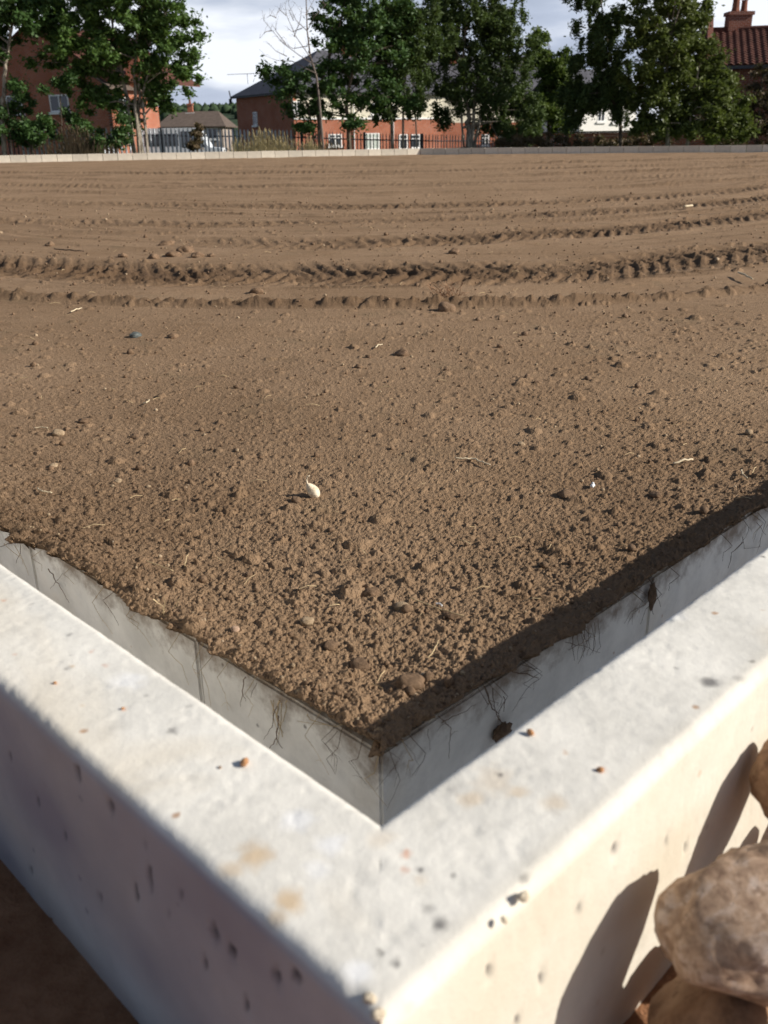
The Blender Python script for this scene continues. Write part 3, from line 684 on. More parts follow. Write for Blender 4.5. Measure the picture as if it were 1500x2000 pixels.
def mid_house():
    root = empty('brick_house', (0, 0, 0)); tag(root, 'brick house with grey slate roof and cream upper storey behind the bare tree', 'house')
    C = P(575, 250, 72); a = P(465, 250, 80); d = (C - a); d.z = 0; d.normalize(); e = Vector((-d.y, d.x, 0))
    e = Vector((.84, .54, 0)); B = C + e * 13.5
    ze = P(462, 189, 80).z; zb = P(700, 232, 76).z
    A2 = (a.x, a.y); C2 = (C.x, C.y); B2 = (B.x, B.y)
    wall_slab('side_wall', A2, C2, GZ, ze, M['brick_dark'] if False else M['brick'], root)
    wall_slab('front_wall', C2, B2, GZ, zb, M['brick'], root)
    wall_slab('upper_wall', (C.x - e.y * .02, C.y + .0), B2, zb + .003, ze, M['cream'], root)
    L = (C - a).length
    # small window in the dark side wall, px ~497,232
    sx_ = .30 * L; window(root, A2, C2, sx_, sx_ + .75, P(497, 245, 78).z, P(497, 219, 78).z, 0, cross=True)
    def S(px, DD=76):   # distance along the front wall at that pixel column
        best = min((abs((C.x + e.x * t) / (C.y + e.y * t) * 1908 + 750 - px), t) for t in np.arange(0, 13.4, .05)); return best[1]
    for (x0, x1, y0, y1, cu, br, cr_) in ((652, 678, 285, 262, False, 1, True), (722, 751, 292, 260, True, 1, True), (790, 806, 292, 262, False, 0, True), (812, 830, 290, 262, False, 0, True)):
        window(root, C2, B2, S(x0), S(x1), P(x0, y0, 75).z, P(x0, y1, 75).z, br, curtain=cu, cross=cr_)
    for (x0, x1) in ((585, 600), (735, 752)):
        window(root, C2, B2, S(x0), S(x1), P(x0, 224, 75).z, P(x0, 200, 75).z, 1)
    band = MB(); n = Vector((e.y, -e.x, 0)); pr = [C + n * .06, B + n * .06, B, C]
    band.prism([(p.x, p.y, zb - .06) for p in pr], (0, 0, .12)); band.build('string_course', M['white'], root)
    for px_ in (701, 777):
        s_ = S(px_); p = C + e * s_ + n * .12
        MB().tube([(p.x, p.y, GZ), (p.x, p.y, ze - .1)], .055, 8).build('downpipe', M['white'], root)
    # hipped slate roof
    ov = .35; bk = Vector((-d.x, -d.y, 0)); 
    c0 = a + bk * ov - e * 0 + n * 0; w = L + ov * 2
    f0 = C + d * ov - e * ov; f1 = B + d * ov + e * .3; b0 = a - d * ov - e * ov; b1 = B - d * (L + ov) + e * .3
    rz = P(604, 96, 78).z; r0 = (f0 + b0) / 2 + e * (w * .52); r1 = (f1 + b1) / 2 - e * .0
    q = lambda p, z: (p.x, p.y, z)
    for nm, pts in (('roof', [q(f0, ze), q(f1, ze), q(r1, rz), q(r0, rz)]), ('roof', [q(f0, ze), q(r0, rz), q(b0, ze)]), ('roof', [q(b0, ze), q(r0, rz), q(r1, rz), q(b1, ze)])):
        roof_plane(nm, pts, M['slate'], root, .07)
    g = MB(); g.prism([q(f0, ze - .02), q(f1, ze - .02), q(f1 - d * .14, ze - .02), q(f0 - d * .14, ze - .02)], (0, 0, -.13)); g.prism([q(b0, ze - .02), q(f0, ze - .02), q(f0 + e * .14, ze - .02), q(b0 + e * .14, ze - .02)], (0, 0, -.13)); g.build('gutter', M['metal_black'], root)
    chimney(root, r0.x + 2.2, r0.y + 1.0, rz - 1.2, rz + .55, .95, .6, M['brick'], 2)
    pst = P(458, 200, 80); MB().tube([(b0.x + .05, b0.y, ze - .1), (b0.x - .05, b0.y, ze + .45)], .05, 6).box(b0.x - .1, b0.x + .12, b0.y - .1, b0.y + .1, ze - .5, ze - .14).build('pipe_head', M['metal_black'], root)
    ae = MB(); m0 = Vector((b0.x + 1.5, b0.y, ze + .9)); ae.tube([m0, m0 + Vector((0, 0, .75))], .02, 4); ae.tube([m0 + Vector((-1.6, 0, .72)), m0 + Vector((.6, 0, .78))], .018, 4)
    for k in range(7): ae.tube([m0 + Vector((-1.5 + k * .3, -.25, .74)), m0 + Vector((-1.5 + k * .3, .25, .74))], .01, 4)
    ae.build('aerial', M['galv_dark'], root)
mid_house()
def second_house():
    root = empty('brick_house', (0, 0, 0)); tag(root, 'red brick house with a white glazed door, seen under the big birch in the middle', 'house')
    C = P(858, 250, 84); e = Vector((.93, .36, 0)).normalized(); B = C + e * 13; a = P(815, 250, 90)
    ze = C.z * 0 + 4.0; zb = P(870, 240, 84).z
    n = Vector((e.y, -e.x, 0))
    wall_slab('side_wall', (a.x, a.y), (C.x, C.y), GZ, ze, M['brick'], root); wall_slab('front_wall', (C.x, C.y), (B.x, B.y), GZ, zb, M['brick'], root)
    wall_slab('upper_wall', (C.x, C.y), (B.x, B.y), zb + .003, ze, M['cream'], root)
    def S(px): return min((abs((C.x + e.x * t) / (C.y + e.y * t) * 1908 + 750 - px), t) for t in np.arange(0, 13, .05))[1]
    cz = lambda px, py: P(px, py, 85).z
    # door: frame with panes
    s0, s1 = S(862), S(873); fr = window(root, (C.x, C.y), (B.x, B.y), s0, s1, GZ + .05, cz(868, 258), 0, sill=False, name='door')
    Mz = [GZ + .05 + k * .48 for k in range(1, 5)]
    dd = (B - C); dd.z = 0; dd.normalize()
    Mx = Matrix.Translation(Vector((C.x, C.y, 0))) @ Matrix(((dd.x, -n.x, 0, 0), (dd.y, -n.y, 0, 0), (0, 0, 1, 0), (0, 0, 0, 1)))
    for z in Mz: MB().box(s0 + .07, s1 - .07, -.04, .03, z - .04, z + .04, Mx).build('rail', M['white'], fr)
    window(root, (C.x, C.y), (B.x, B.y), S(951), S(966), cz(957, 284), cz(957, 262), 1, cross=True)
    window(root, (C.x, C.y), (B.x, B.y), S(985), S(1000), cz(957, 284), cz(957, 262), 1, cross=True)
    window(root, (C.x, C.y), (B.x, B.y), S(861), S(874), cz(868, 228), cz(868, 206), 1)
    window(root, (a.x, a.y), (C.x, C.y), 2.0, 2.8, cz(823, 213), cz(823, 198), 1)
    rz = ze + 3.2; bk = Vector((-n.x, -n.y, 0)); q = lambda p, z: (p.x, p.y, z)
    f0 = C + n * .35 - e * .3; f1 = B + n * .35; r0 = C + bk * 4 - e * .3; r1 = B + bk * 4; b0 = C + bk * 8.3 - e * .3; b1 = B + bk * 8.3
    roof_plane('roof', [q(f0, ze), q(f1, ze), q(r1, rz), q(r0, rz)], M['slate'], root); roof_plane('roof', [q(b0, ze), q(r0, rz), q(r1, rz), q(b1, ze)], M['slate'], root)
    chimney(root, r0.x + 3, r0.y, rz - .8, rz + .9, .9, .6, M['brick'], 2)
second_house()
def left_house():
    root = empty('brick_house', (0, 0, 0)); tag(root, 'red brick house behind the trees at the left, only its right wall sunlit', 'house')
    C = P(222, 250, 55); e = Vector((.36, .93, 0)); B = C + e * 4.6; w = Vector((-.93, .36, 0)); A = C + w * 9.5
    ze = P(150, 150, 57).z; A2, C2, B2 = (A.x, A.y), (C.x, C.y), (B.x, B.y)
    wall_slab('gable_wall', A2, C2, GZ, ze, M['brick'], root, zt=ze + 2.6); wall_slab('side_wall', C2, B2, GZ, P(260, 168, 56).z, M['brick'], root)
    dd = (C - A); dd.z = 0; dd.normalize()
    def S(px): return min((abs((A.x + dd.x * t) / (A.y + dd.y * t) * 1908 + 750 - px), t) for t in np.arange(0, 9.5, .03))[1]
    window(root, A2, C2, S(36), S(66), P(50, 221, 57).z, P(50, 186, 57).z, 1); window(root, A2, C2, S(119), S(156), P(137, 218, 56).z, P(137, 184, 56).z, 1)
    for t0, z0, z1 in ((.6, P(232, 226, 56).z, P(232, 190, 56).z),): window(root, C2, B2, t0, t0 + 1.1, z0, z1, 1)
    window(root, C2, B2, 3.2, 3.9, P(296, 286, 58).z, P(296, 262, 58).z, 0)
    q = lambda p, z: (p.x, p.y, z); mid = (A + C) / 2; n0 = Vector((-.36, -.93, 0)) * .3; L = Vector((.36, .93, 0)) * 9
    for s_, en in ((C, 1), (A, -1)):
        o_ = dd * (.35 * en)
        roof_plane('roof', [q(s_ + o_ + n0, ze - .22), q(mid + n0, ze + 2.72), q(mid + L, ze + 2.72), q(s_ + o_ + L, ze - .22)], M['tile_red'], root, .1)
    p0 = C + Vector((.93, -.36, 0)) * .35 - Vector((.36, .93, 0)) * .4; zz = P(250, 172, 56).z
    roof_plane('lean_to_roof', [q(p0, zz), q(p0 + e * 5.2, zz), q(C + w * 1.2 + e * 5.2, zz + .9), q(C + w * 1.2 - e * .4, zz + .9)], M['tile_brown'], root)
    chimney(root, *(lambda p: (p.x, p.y))(P(262, 140, 57)), ze - .6, P(262, 104, 57).z, .8, .6, M['brick'], 2)
left_house()
def bungalow():
    root = empty('bungalow', (0, 0, 0)); tag(root, 'distant bungalow with a brown tiled roof, in the gap between the trees', 'bungalow')
    D = 105; x0, z0 = XZ(305, 248, D); x1, _ = XZ(442, 248, D); xr0, zr = XZ(322, 216, D); xr1, _ = XZ(414, 216, D); dy = 8
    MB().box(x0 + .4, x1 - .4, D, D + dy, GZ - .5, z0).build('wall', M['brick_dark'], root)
    y0, y1, ym = D - .5, D + dy + .5, D + dy / 2
    roof_plane('roof', [(x0, y0, z0), (x1, y0, z0), (xr1, ym, zr), (xr0, ym, zr)], M['tile_brown'], root); roof_plane('roof', [(x1, y0, z0), (x1, y1, z0), (xr1, ym, zr)], M['tile_brown'], root)
    roof_plane('roof', [(x0, y0, z0), (x0, y1, z0), (xr0, ym, zr)], M['tile_brown'], root); roof_plane('roof', [(x0, y1, z0), (x1, y1, z0), (xr1, ym, zr), (xr0, ym, zr)], M['tile_brown'], root)
    cx_, cz_ = XZ(357, 203, D); chimney(root, cx_, ym, zr - .4, cz_, .55, .5, M['brick'], 1)
    MB().box(cx_ - .5, cx_ + .5, ym - .6, ym - .3, zr - .35, zr - .15).build('lead_flashing', M['white'], root)
    for px_ in (330, 372, 415):
        x, z = XZ(px_, 262, D); window(root, (x0, D), (x1, D), x - x0 - .6, x - x0 + .6, z - .5, z + .6, 1)
bungalow()
def white_house():
    root = empty('white_house', (0, 0, 0)); tag(root, 'bright white rendered house glimpsed below the branches right of the middle', 'house')
    D = 78; x0, zt = XZ(1120, 196, D); x1, _ = XZ(1262, 196, D)
    MB().box(x0, x1, D, D + 7, GZ, zt).build('wall', M['render_white'], root)
    for s0, s1, y0, y1 in ((1160, 1180, 238, 215), (1196, 1216, 240, 214), (1223, 1232, 244, 224)):
        a, z0 = XZ(s0, y0, D); b, z1 = XZ(s1, y1, D); window(root, (x0, D), (x1, D), a - x0, b - x0, z0, z1, 1)
    rz = zt + 2.4
    roof_plane('roof', [(x0 - .3, D - .4, zt), (x1 + .3, D - .4, zt), (x1 + .3, D + 3.5, rz), (x0 - .3, D + 3.5, rz)], M['slate'], root); roof_plane('roof', [(x0 - .3, D + 7.4, zt), (x1 + .3, D + 7.4, zt), (x1 + .3, D + 3.5, rz), (x0 - .3, D + 3.5, rz)], M['slate'], root)
    c = Vector(((x0 + x1) / 2, D, 0)); Rm = Matrix.Rotation(R(28), 3, 'Z'); root.rotation_euler = (0, 0, R(28)); root.location = c - Rm @ c
white_house()
def right_house():
    root = empty('brick_house', (0, 0, 0)); tag(root, 'shaded brick house at the right edge with a red pantiled roof and tall chimney', 'house')
    D = 46; a = P(1378, 150, D); e = Vector((.965, -.26, 0)).normalized(); L = 11; b = a + e * L; n = Vector((e.y, -e.x, 0)); bk = -n
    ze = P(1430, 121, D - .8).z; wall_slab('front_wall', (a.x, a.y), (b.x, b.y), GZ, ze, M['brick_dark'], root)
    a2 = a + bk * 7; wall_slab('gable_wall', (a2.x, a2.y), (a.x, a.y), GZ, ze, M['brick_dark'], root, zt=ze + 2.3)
    rz = P(1440, 58, D + 3).z
    # pantiles: corrugated, stepped in courses
    f0 = a + n * .35 - e * .25; nc = 14; per = .30; wv = []; ff = []; nu = int((L + .3) / per * 6)
    run = 3.85
    for k in range(nc + 1):
        for st in (0, 1):
            t = (k + (0 if st == 0 else .999)) / (nc + 1); 
            for j in range(nu + 1):
                u = j / 6 * per; p = f0 + e * u + bk * (run * t); z = ze - .12 + (rz - ze + .12) * t + .035 * math.sin(u / per * 2 * math.pi) + (.05 if st == 0 else 0.0)
                wv.append((p.x, p.y, z))
    rows = 2 * (nc + 1)
    for r_ in range(rows - 1):
        for j in range(nu):
            q_ = r_ * (nu + 1) + j; ff.append((q_, q_ + 1, q_ + nu + 2, q_ + nu + 1))
    me = bpy.data.meshes.new('roof'); me.from_pydata(wv, [], ff); me.polygons.foreach_set('use_smooth', [False] * len(ff)); me.update(); link('roof', me, M['tile_red'], root)
    q = lambda p, z: (p.x, p.y, z); r0 = f0 + bk * run; r1 = r0 + e * (L + .3); b0 = f0 + bk * 7.7; b1 = b0 + e * (L + .3)
    roof_plane('rear_roof', [q(r0, rz), q(r1, rz), q(b1, ze - .12), q(b0, ze - .12)], M['tile_red'], root)
    ro = MB(); ro.tube([q(r0, rz + .03), q(r1, rz + .03)], .12, 8); ro.build('ridge_tile', M['tile_red'], root)
    MB().prism([q(f0, ze - .14), q(f0 + e * (L + .3), ze - .14), q(f0 + e * (L + .3) - n * .16, ze - .14), q(f0 - n * .16, ze - .14)], (0, 0, -.14)).build('gutter', M['galv_dark'], root)
    c = P(1441, 50, D + 3.2); ch = chimney(root, c.x, c.y, rz - .7, P(1441, 31, D + 3.2).z, 1.1, .62, M['brick_dark'], 0)
    for k, (w_, h_) in enumerate(((.26, .52), (.22, .46))):
        x_ = c.x + (-.20 if k == 0 else .20); zt = P(1441, 31, D + 3.2).z + .165
        MB().tube([(x_, c.y, zt), (x_, c.y, zt + h_ * .3), (x_, c.y, zt + h_), (x_, c.y, zt + h_ + .04)], [w_ * .8, w_ * .66, w_ * .6, w_ * .75], 10).build('chimney_pot', M['terracotta'], ch)
    window(root, (a.x, a.y), (b.x, b.y), 3.2, 4.6, P(1470, 180, 45).z, P(1470, 140, 45).z, 1, mat='galv_dark')
right_house()
def boundary_wall():
    root = empty('garden_wall', (0, 0, 0)); tag(root, 'low dark brick garden wall in deep shade under the trees at the right', 'wall')
    a = P(1005, 262, 47); b = P(1420, 250, 44)
    wall_slab('brickwork', (a.x, a.y), (b.x, b.y), GZ, P(1250, 258, 45).z, M['brick'], root)
    d = (b - a); d.z = 0; d.normalize(); n = Vector((d.y, -d.x, 0)); z = P(1250, 258, 45).z
    q = lambda p: (p.x, p.y, z + .003)
    MB().prism([q(a + n * .05), q(b + n * .05), q(b - n * .3), q(a - n * .3)], (0, 0, .07)).build('coping', M['tile_brown'], root)
boundary_wall()
def van():
    D = 58; x0, zt = XZ(300, 251, D); x1, _ = XZ(405, 251, D); root = empty('parked_van', ((x0 + x1) / 2, D, GZ)); tag(root, 'white van parked behind the pale palisade fence, left of the brown bush', 'van')
    hl = (x1 - x0) / 2 + .9; H = zt - GZ
    prof = [(-hl, .35), (hl, .35), (hl, 1.0 + .1), (hl - .75, 1.15), (hl - 1.35, H - .05), (hl - 1.7, H), (-hl + .1, H), (-hl, H - .12)]
    MB().prism([(x, -.9, z) for x, z in prof], (0, 1.8, 0)).build('body', M['van'], root)
    MB().prism([(hl - .95, -.915, 1.18), (hl - 1.42, -.915, H - .18), (hl - 2.3, -.915, H - .18), (hl - 2.3, -.915, 1.18)], (0, .03, 0)).build('side_window', M['glass'], root)
    MB().prism([(-hl + .5, -.915, 1.25), (-hl + .5, -.915, H - .3), (hl - 2.5, -.915, H - .3), (hl - 2.5, -.915, 1.25)], (0, .02, 0)).build('side_window', M['glass'], root)
    for x in (-hl + .8, hl - .85):
        for y in (-.86, .86):
            w = MB().tube([(x, y - .1, .33), (x, y + .1, .33)], .33, 16).build('wheel', M['rubber'], root); MB().tube([(x, y - .115, .33), (x, y + .115, .33)], .17, 12).build('rim', M['galv'], w)
    MB().box(hl - .02, hl + .04, -.8, -.5, .7, .9).build('headlight', M['galv'], root)
    MB().box(hl - .02, hl + .04, .5, .8, .7, .9).build('headlight', M['galv'], root)
van()
# hill with its wood
def hill():
    vs_ = []; fs = []; nx_, ny_ = 60, 14
    for j in range(ny_):
        for i in range(nx_):
            x = -420 + i * 14; y = 480 + j * 22; 
            env = math.exp(-((x + 40) / 190) ** 2) if x > -40 else 1 - .25 * math.exp(-((x + 40) / 90) ** 2) * 0 - .25 * min(1, (-40 - x) / 220)
            t = j / (ny_ - 1); z = GZ - 3 + 25 * env * math.sin(min(1, t * 1.15) * math.pi / 2) + 1.8 * mnoise.noise(Vector((x * .02, y * .02, 0)))
            vs_.append((x, y, z))
    for j in range(ny_ - 1):
        for i in range(nx_ - 1): a = j * nx_ + i; fs.append((a, a + 1, a + nx_ + 1, a + nx_))
    me = bpy.data.meshes.new('hill'); me.from_pydata(vs_, [], fs); me.update(); tag(link('hill', me, M['hillwood']), kind='structure')
    bm = bmesh.new(); bmesh.ops.create_icosphere(bm, subdivisions=1, radius=1); bv = np.array([v.co[:] for v in bm.verts]); bf = np.array([[v.index for v in f.verts] for f in bm.faces]); bm.free()
    V = []; F = []
    for k in range(1500):
        i = random.uniform(0, nx_ - 1.01); j = random.uniform(1, ny_ - 1.01); a = vs_[int(j) * nx_ + int(i)]
        r = random.uniform(2.2, 4.5); c = np.array([a[0] + random.uniform(0, 14), a[1] + random.uniform(0, 20), a[2] + r * .6])
        V.append(bv * np.array([r, r, r * random.uniform(.9, 1.4)]) * (1 + RNG.normal(0, .1, (len(bv), 1))) + c); F.append(bf + k * len(bv))
    me = mesh_np('wood', np.concatenate(V), np.concatenate(F)); tag(link('distant_wood', me, M['hillwood']), kind='stuff')
hill()
# ------------------------------------------------------------------ palisade fence
def fence():
    root = empty('palisade_fence', (0, 0, 0)); tag(root, 'long pointed palisade fence beyond the far kerb, pale at the left, darker rightwards', 'fence')
    key = [(0, 250, 34.6), (290, 249, 36.2), (560, 253, 38.2), (720, 259, 39.8), (860, 262, 41.5), (1110, 263, 45)]
    pts = [P(*k) for k in key]; cum = [0]
    for i in range(1, len(pts)): cum.append(cum[-1] + (Vector((pts[i].x - pts[i - 1].x, pts[i].y - pts[i - 1].y, 0))).length)
    def at(s):
        for i in range(1, len(pts)):
            if s <= cum[i] or i == len(pts) - 1:
                t = (s - cum[i - 1]) / (cum[i] - cum[i - 1]); return pts[i - 1].lerp(pts[i], t), (pts[i] - pts[i - 1])
    def pale(h, w=.068):
        m_ = MB(); t = .012
        for sgn in (-1, 1):
            m_.prism([(0, 0, 0), (sgn * w / 2, .018, 0), (sgn * w / 2, .018, h - .09), (sgn * w * .22, .008, h), (0, 0, h - .05)], (0, -.004, 0))
        me = m_.build('pale', None); d = me.data; bpy.data.objects.remove(me); return d
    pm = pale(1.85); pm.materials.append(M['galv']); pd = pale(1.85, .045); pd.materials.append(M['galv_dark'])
    s = .05; tot = cum[-1]; k = 0
    while s < tot:
        p, d = at(s); px_ = p.x / p.y * 1908 + 750; dark = px_ > 580 or px_ < 110 and px_ < 50  # right stretch and far left end: slimmer pales in darker steel
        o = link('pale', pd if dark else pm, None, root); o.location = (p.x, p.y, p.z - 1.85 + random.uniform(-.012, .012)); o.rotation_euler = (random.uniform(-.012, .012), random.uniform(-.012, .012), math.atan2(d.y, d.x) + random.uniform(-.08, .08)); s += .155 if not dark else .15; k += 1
    for i in range(len(pts) - 1):
        a, b = pts[i], pts[i + 1]
        for dz in (-.27, -1.55):
            MB().tube([a + Vector((0, .045, dz)), b + Vector((0, .045, dz))], .022, 4).build('rail', M['galv_dark'], root)
    s = 0
    while s < tot:
        p, d = at(s); MB().box(p.x - .05, p.x + .05, p.y + .05, p.y + .14, p.z - 2.2, p.z + .01).build('post', M['galv_dark'], root); s += 2.75
fence()
# ------------------------------------------------------------------ trees
def leaves_mesh(name, centers, radii, counts, size, flat=.0, droop=0.0, seedv=0):
    """many small leaf faces gathered in clumps"""
    rng = np.random.default_rng(seedv); tot = int(sum(counts)); C = np.repeat(np.asarray(centers), counts, axis=0); Rr = np.repeat(np.asarray(radii), counts, axis=0)
    u = rng.normal(size=(tot, 3)); u /= np.linalg.norm(u, axis=1, keepdims=True); rad = np.abs(rng.normal(0, .62, tot))[:, None]
    pos = C + u * rad * Rr
    if droop: pos[:, 2] -= droop * rng.random(tot) ** 1.5
    a = rng.normal(size=(tot, 3)); a[:, 2] = a[:, 2] * .5 - .45; a /= np.linalg.norm(a, axis=1, keepdims=True)
    b = np.cross(a, rng.normal(size=(tot, 3))); b /= np.linalg.norm(b, axis=1, keepdims=True)
    s = (size * rng.uniform(.6, 1.35, tot))[:, None]
    v0 = pos - a * s; v1 = pos + b * s * .42; v2 = pos + a * s; v3 = pos - b * s * .42 + np.cross(a, b) * s * .12
    V = np.stack([v0, v1, v2, v3], 1).reshape(-1, 3); F = np.arange(tot * 4).reshape(-1, 4)
    return mesh_np(name, V, F)
def tree(name, label, trunk_px, D, base_px, lobes, leafmat, bark='bark', n_leaf=20000, leaf=.07, clump=(.28, .55), trunk_r=.10, droop=.0, dead=False, group=None, seed=0, stems=None, limb_r=.035, cat='tree'):
    """lobes: (px, py, half width px, half height px, depth offset m, weight); stems: list of pixel polylines with radii"""
    rnd = random.Random(seed); root = empty(name, P(base_px[0], base_px[1], D)); inv = -root.location
    gz = ground_z(root.location.x, D); tag(root, label, cat, group)
    tb = MB(); ends = []
    for st in (stems or [trunk_px]):
        pts = []
        for i, (x, y, r) in enumerate(st):
            p = P(x, y, D + (rnd.uniform(-.15, .15) if i else 0)); 
            if i == 0: p.z = gz - .15
            pts.append((p, r))
        # densify with small wobble
        pp = []; rr = []
        for i in range(len(pts) - 1):
            for k in range(4):
                t = k / 4; q = pts[i][0].lerp(pts[i + 1][0], t); w = pts[i][1] * .5
                pp.append(q + Vector((rnd.uniform(-w, w), rnd.uniform(-w, w), 0)) + inv); rr.append(pts[i][1] * (1 - t) + pts[i + 1][1] * t)
        pp.append(pts[-1][0] + inv); rr.append(pts[-1][1]); tb.tube(pp, rr, 7); ends += [(p, r) for p, r in zip(pp[len(pp) // 3:], rr[len(rr) // 3:])]
    cen = []; rad = []; wts = []
    for (x, y, hw, hh, dy, wt) in lobes:
        c = P(x, y, D + dy); rx = hw * D / 1908; rz_ = hh * D / 2063; ry = min(rx, 2.2) * .9
        ncl = max(6, int(rx * rz_ * 32 * wt))
        for k in range(ncl):
            a = rnd.uniform(0, 2 * math.pi); ct = rnd.uniform(-1, 1); stt = math.sqrt(1 - ct * ct); rr_ = rnd.random() ** .5 * rnd.choice((1, 1, 1, 1.12))
            q = Vector((c.x + rx * rr_ * stt * math.cos(a), c.y + ry * rr_ * stt * math.sin(a), c.z + rz_ * rr_ * ct)) + inv
            cl = rnd.uniform(*clump); cen.append(q); cl *= .82; rad.append((cl, cl, cl * rnd.uniform(.6, .95))); wts.append(cl ** 2)
            if rnd.random() < .2:      # a limb out to this clump
                e0, r0 = min(ends, key=lambda e_: (e_[0] - q).length + rnd.uniform(0, .8) + (1.5 if e_[0].z > q.z else 0))
                mid = e0.lerp(q, .5) + Vector((rnd.uniform(-.15, .15), rnd.uniform(-.15, .15), .12)); r1 = min(limb_r, r0 * .7)
                tb.tube([e0, mid, q], [r1, r1 * .6, r1 * .2], 4)
    tb.build('trunk', M[bark], root)
    if cen:
        n_leaf = int(n_leaf * 1.9); w = np.array(wts); cnt = np.maximum(3, (w / w.sum() * n_leaf)).astype(int)
        me = leaves_mesh('crown', [tuple(c) for c in cen], rad, cnt, leaf * 1.08, droop=droop, seedv=seed); link('crown', me, M[leafmat], root)
    return root
# left group
tree('slender_tree', 'slender tree with a pale leaning trunk at the left edge of the photo', None, 33.5, (2, 290), [(20, 15, 75, 50, 0, 1.1), (10, 75, 50, 30, .5, .8), (60, 5, 60, 45, .5, 1), (30, 172, 30, 16, 0, .7), (-40, 90, 60, 60, 0, 1), (-60, 10, 80, 60, 0, 1)], 'leaf_dark', 'bark_pale', 9000, .075, (.22, .42), stems=[[(2, 300, .085), (3, 220, .08), (9, 150, .065), (14, 100, .05), (24, 40, .04), (20, -30, .03)], [(3, 215, .03), (14, 195, .02), (30, 182, .012)]], seed=3)
tree('ash_tree', 'large multi-stemmed ash tree with a sunlit right side, left of the sky gap', None, 34.5, (262, 292), [
 (180, 30, 100, 75, .6, 1.1), (290, 20, 80, 75, 0, 1.1), (320, 85, 55, 60, 0, 1), (345, 70, 42, 45, -.3, .9), (352, 145, 40, 42, 0, .8), (300, 165, 42, 50, .4, .95), (235, 110, 70, 55, 0, 1.0), (150, 75, 62, 40, -.4, 1),
 (190, 140, 55, 32, .5, .8), (315, 205, 30, 28, .3, .8), (225, 200, 50, 32, .2, .85), (260, 235, 40, 22, .3, .6), (180, 205, 45, 28, -.2, .55), (130, 160, 42, 22, 0, .55), (95, 50, 50, 45, .3, .9), (95, 105, 55, 26, .2, .7), (190, 175, 40, 20, .1, .7), (200, -70, 130, 60, 0, .9), (320, -60, 70, 60, 0, .9)],
 'leaf_ash', 'bark_pale', 42000, .075, (.20, .42), stems=[[(262, 298, .09), (256, 240, .08), (246, 180, .065), (236, 130, .05), (220, 60, .04), (210, -30, .03)], [(270, 298, .07), (266, 220, .06), (262, 150, .05), (266, 80, .04), (280, 0, .03)], [(275, 298, .06), (272, 225, .055), (272, 150, .045), (290, 90, .03), (320, 30, .02)], [(283, 298, .055), (283, 240, .05), (278, 180, .04), (300, 120, .03)]], seed=5)
tree('young_tree', 'dense leafy sapling reaching over the weeds below the left house windows', None, 33.8, (60, 292), [(25, 215, 45, 36, 0, .9), (75, 255, 55, 26, 0, .9), (30, 262, 50, 32, -.3, 1), (150, 235, 40, 24, .3, .8), (115, 165, 40, 14, -.3, .7), (200, 268, 60, 24, .2, .9), (235, 250, 25, 30, 0, .7), (-20, 240, 40, 50, 0, 1)], 'leaf_dark', 'bark', 15000, .065, (.16, .34), stems=[[(60, 298, .05), (58, 250, .04), (40, 210, .02)], [(170, 298, .03), (165, 250, .02)], [(120, 298, .03), (118, 200, .015), (118, 165, .01)]], seed=7, cat='sapling')
# middle group
tree('robinia_tree', 'dark spreading tree just right of the sky gap, drooping over the slate roof', None, 36.0, (628, 292), [
 (700, 20, 85, 60, .3, 1.1), (655, 75, 52, 45, 0, .9), (725, 95, 75, 60, .4, 1.1), (610, 150, 55, 30, -.2, .8), (560, 168, 40, 22, -.3, .75), (590, 205, 50, 24, 0, .9), (660, 165, 60, 45, 0, 1.1), (720, 180, 55, 38, .4, .9), (545, 138, 28, 12, -.4, .5), (640, 215, 40, 18, 0, .7), (760, 60, 60, 70, .8, 1), (720, -60, 90, 60, 0, .9), (690, 240, 22, 22, -.2, .6), (595, 245, 14, 16, 0, .7), (785, 195, 42, 30, .5, .7)],
 'leaf_dark', 'bark', 36000, .07, (.20, .42), stems=[[(626, 298, .075), (622, 240, .065), (622, 190, .055), (634, 140, .045), (660, 60, .035), (680, -20, .025)], [(623, 240, .04), (600, 200, .035), (575, 178, .025), (548, 160, .015)], [(680, 298, .09), (682, 240, .08), (676, 200, .06), (690, 140, .05), (700, 60, .04)]], seed=11)
tree('birch_tree', 'birch with two slim pale trunks in front of the cream house wall', None, 37.0, (775, 292), [
 (800, 25, 60, 60, 0, 1), (790, 110, 50, 50, 0, .8), (770, 165, 45, 40, 0, .6), (815, 150, 30, 45, .3, .6), (760, 210, 45, 24, 0, .5), (810, 205, 25, 26, 0, .5), (845, 60, 40, 50, .6, .7)],
 'leaf_birch', 'bark_pale', 15000, .06, (.18, .36), droop=.35, stems=[[(772, 298, .075), (766, 250, .06), (762, 205, .05), (770, 140, .04), (790, 60, .03), (800, -20, .02)], [(788, 298, .05), (788, 240, .045), (790, 170, .04), (795, 100, .03)], [(815, 298, .035), (812, 240, .03), (808, 190, .025), (805, 140, .02)]], seed=13)
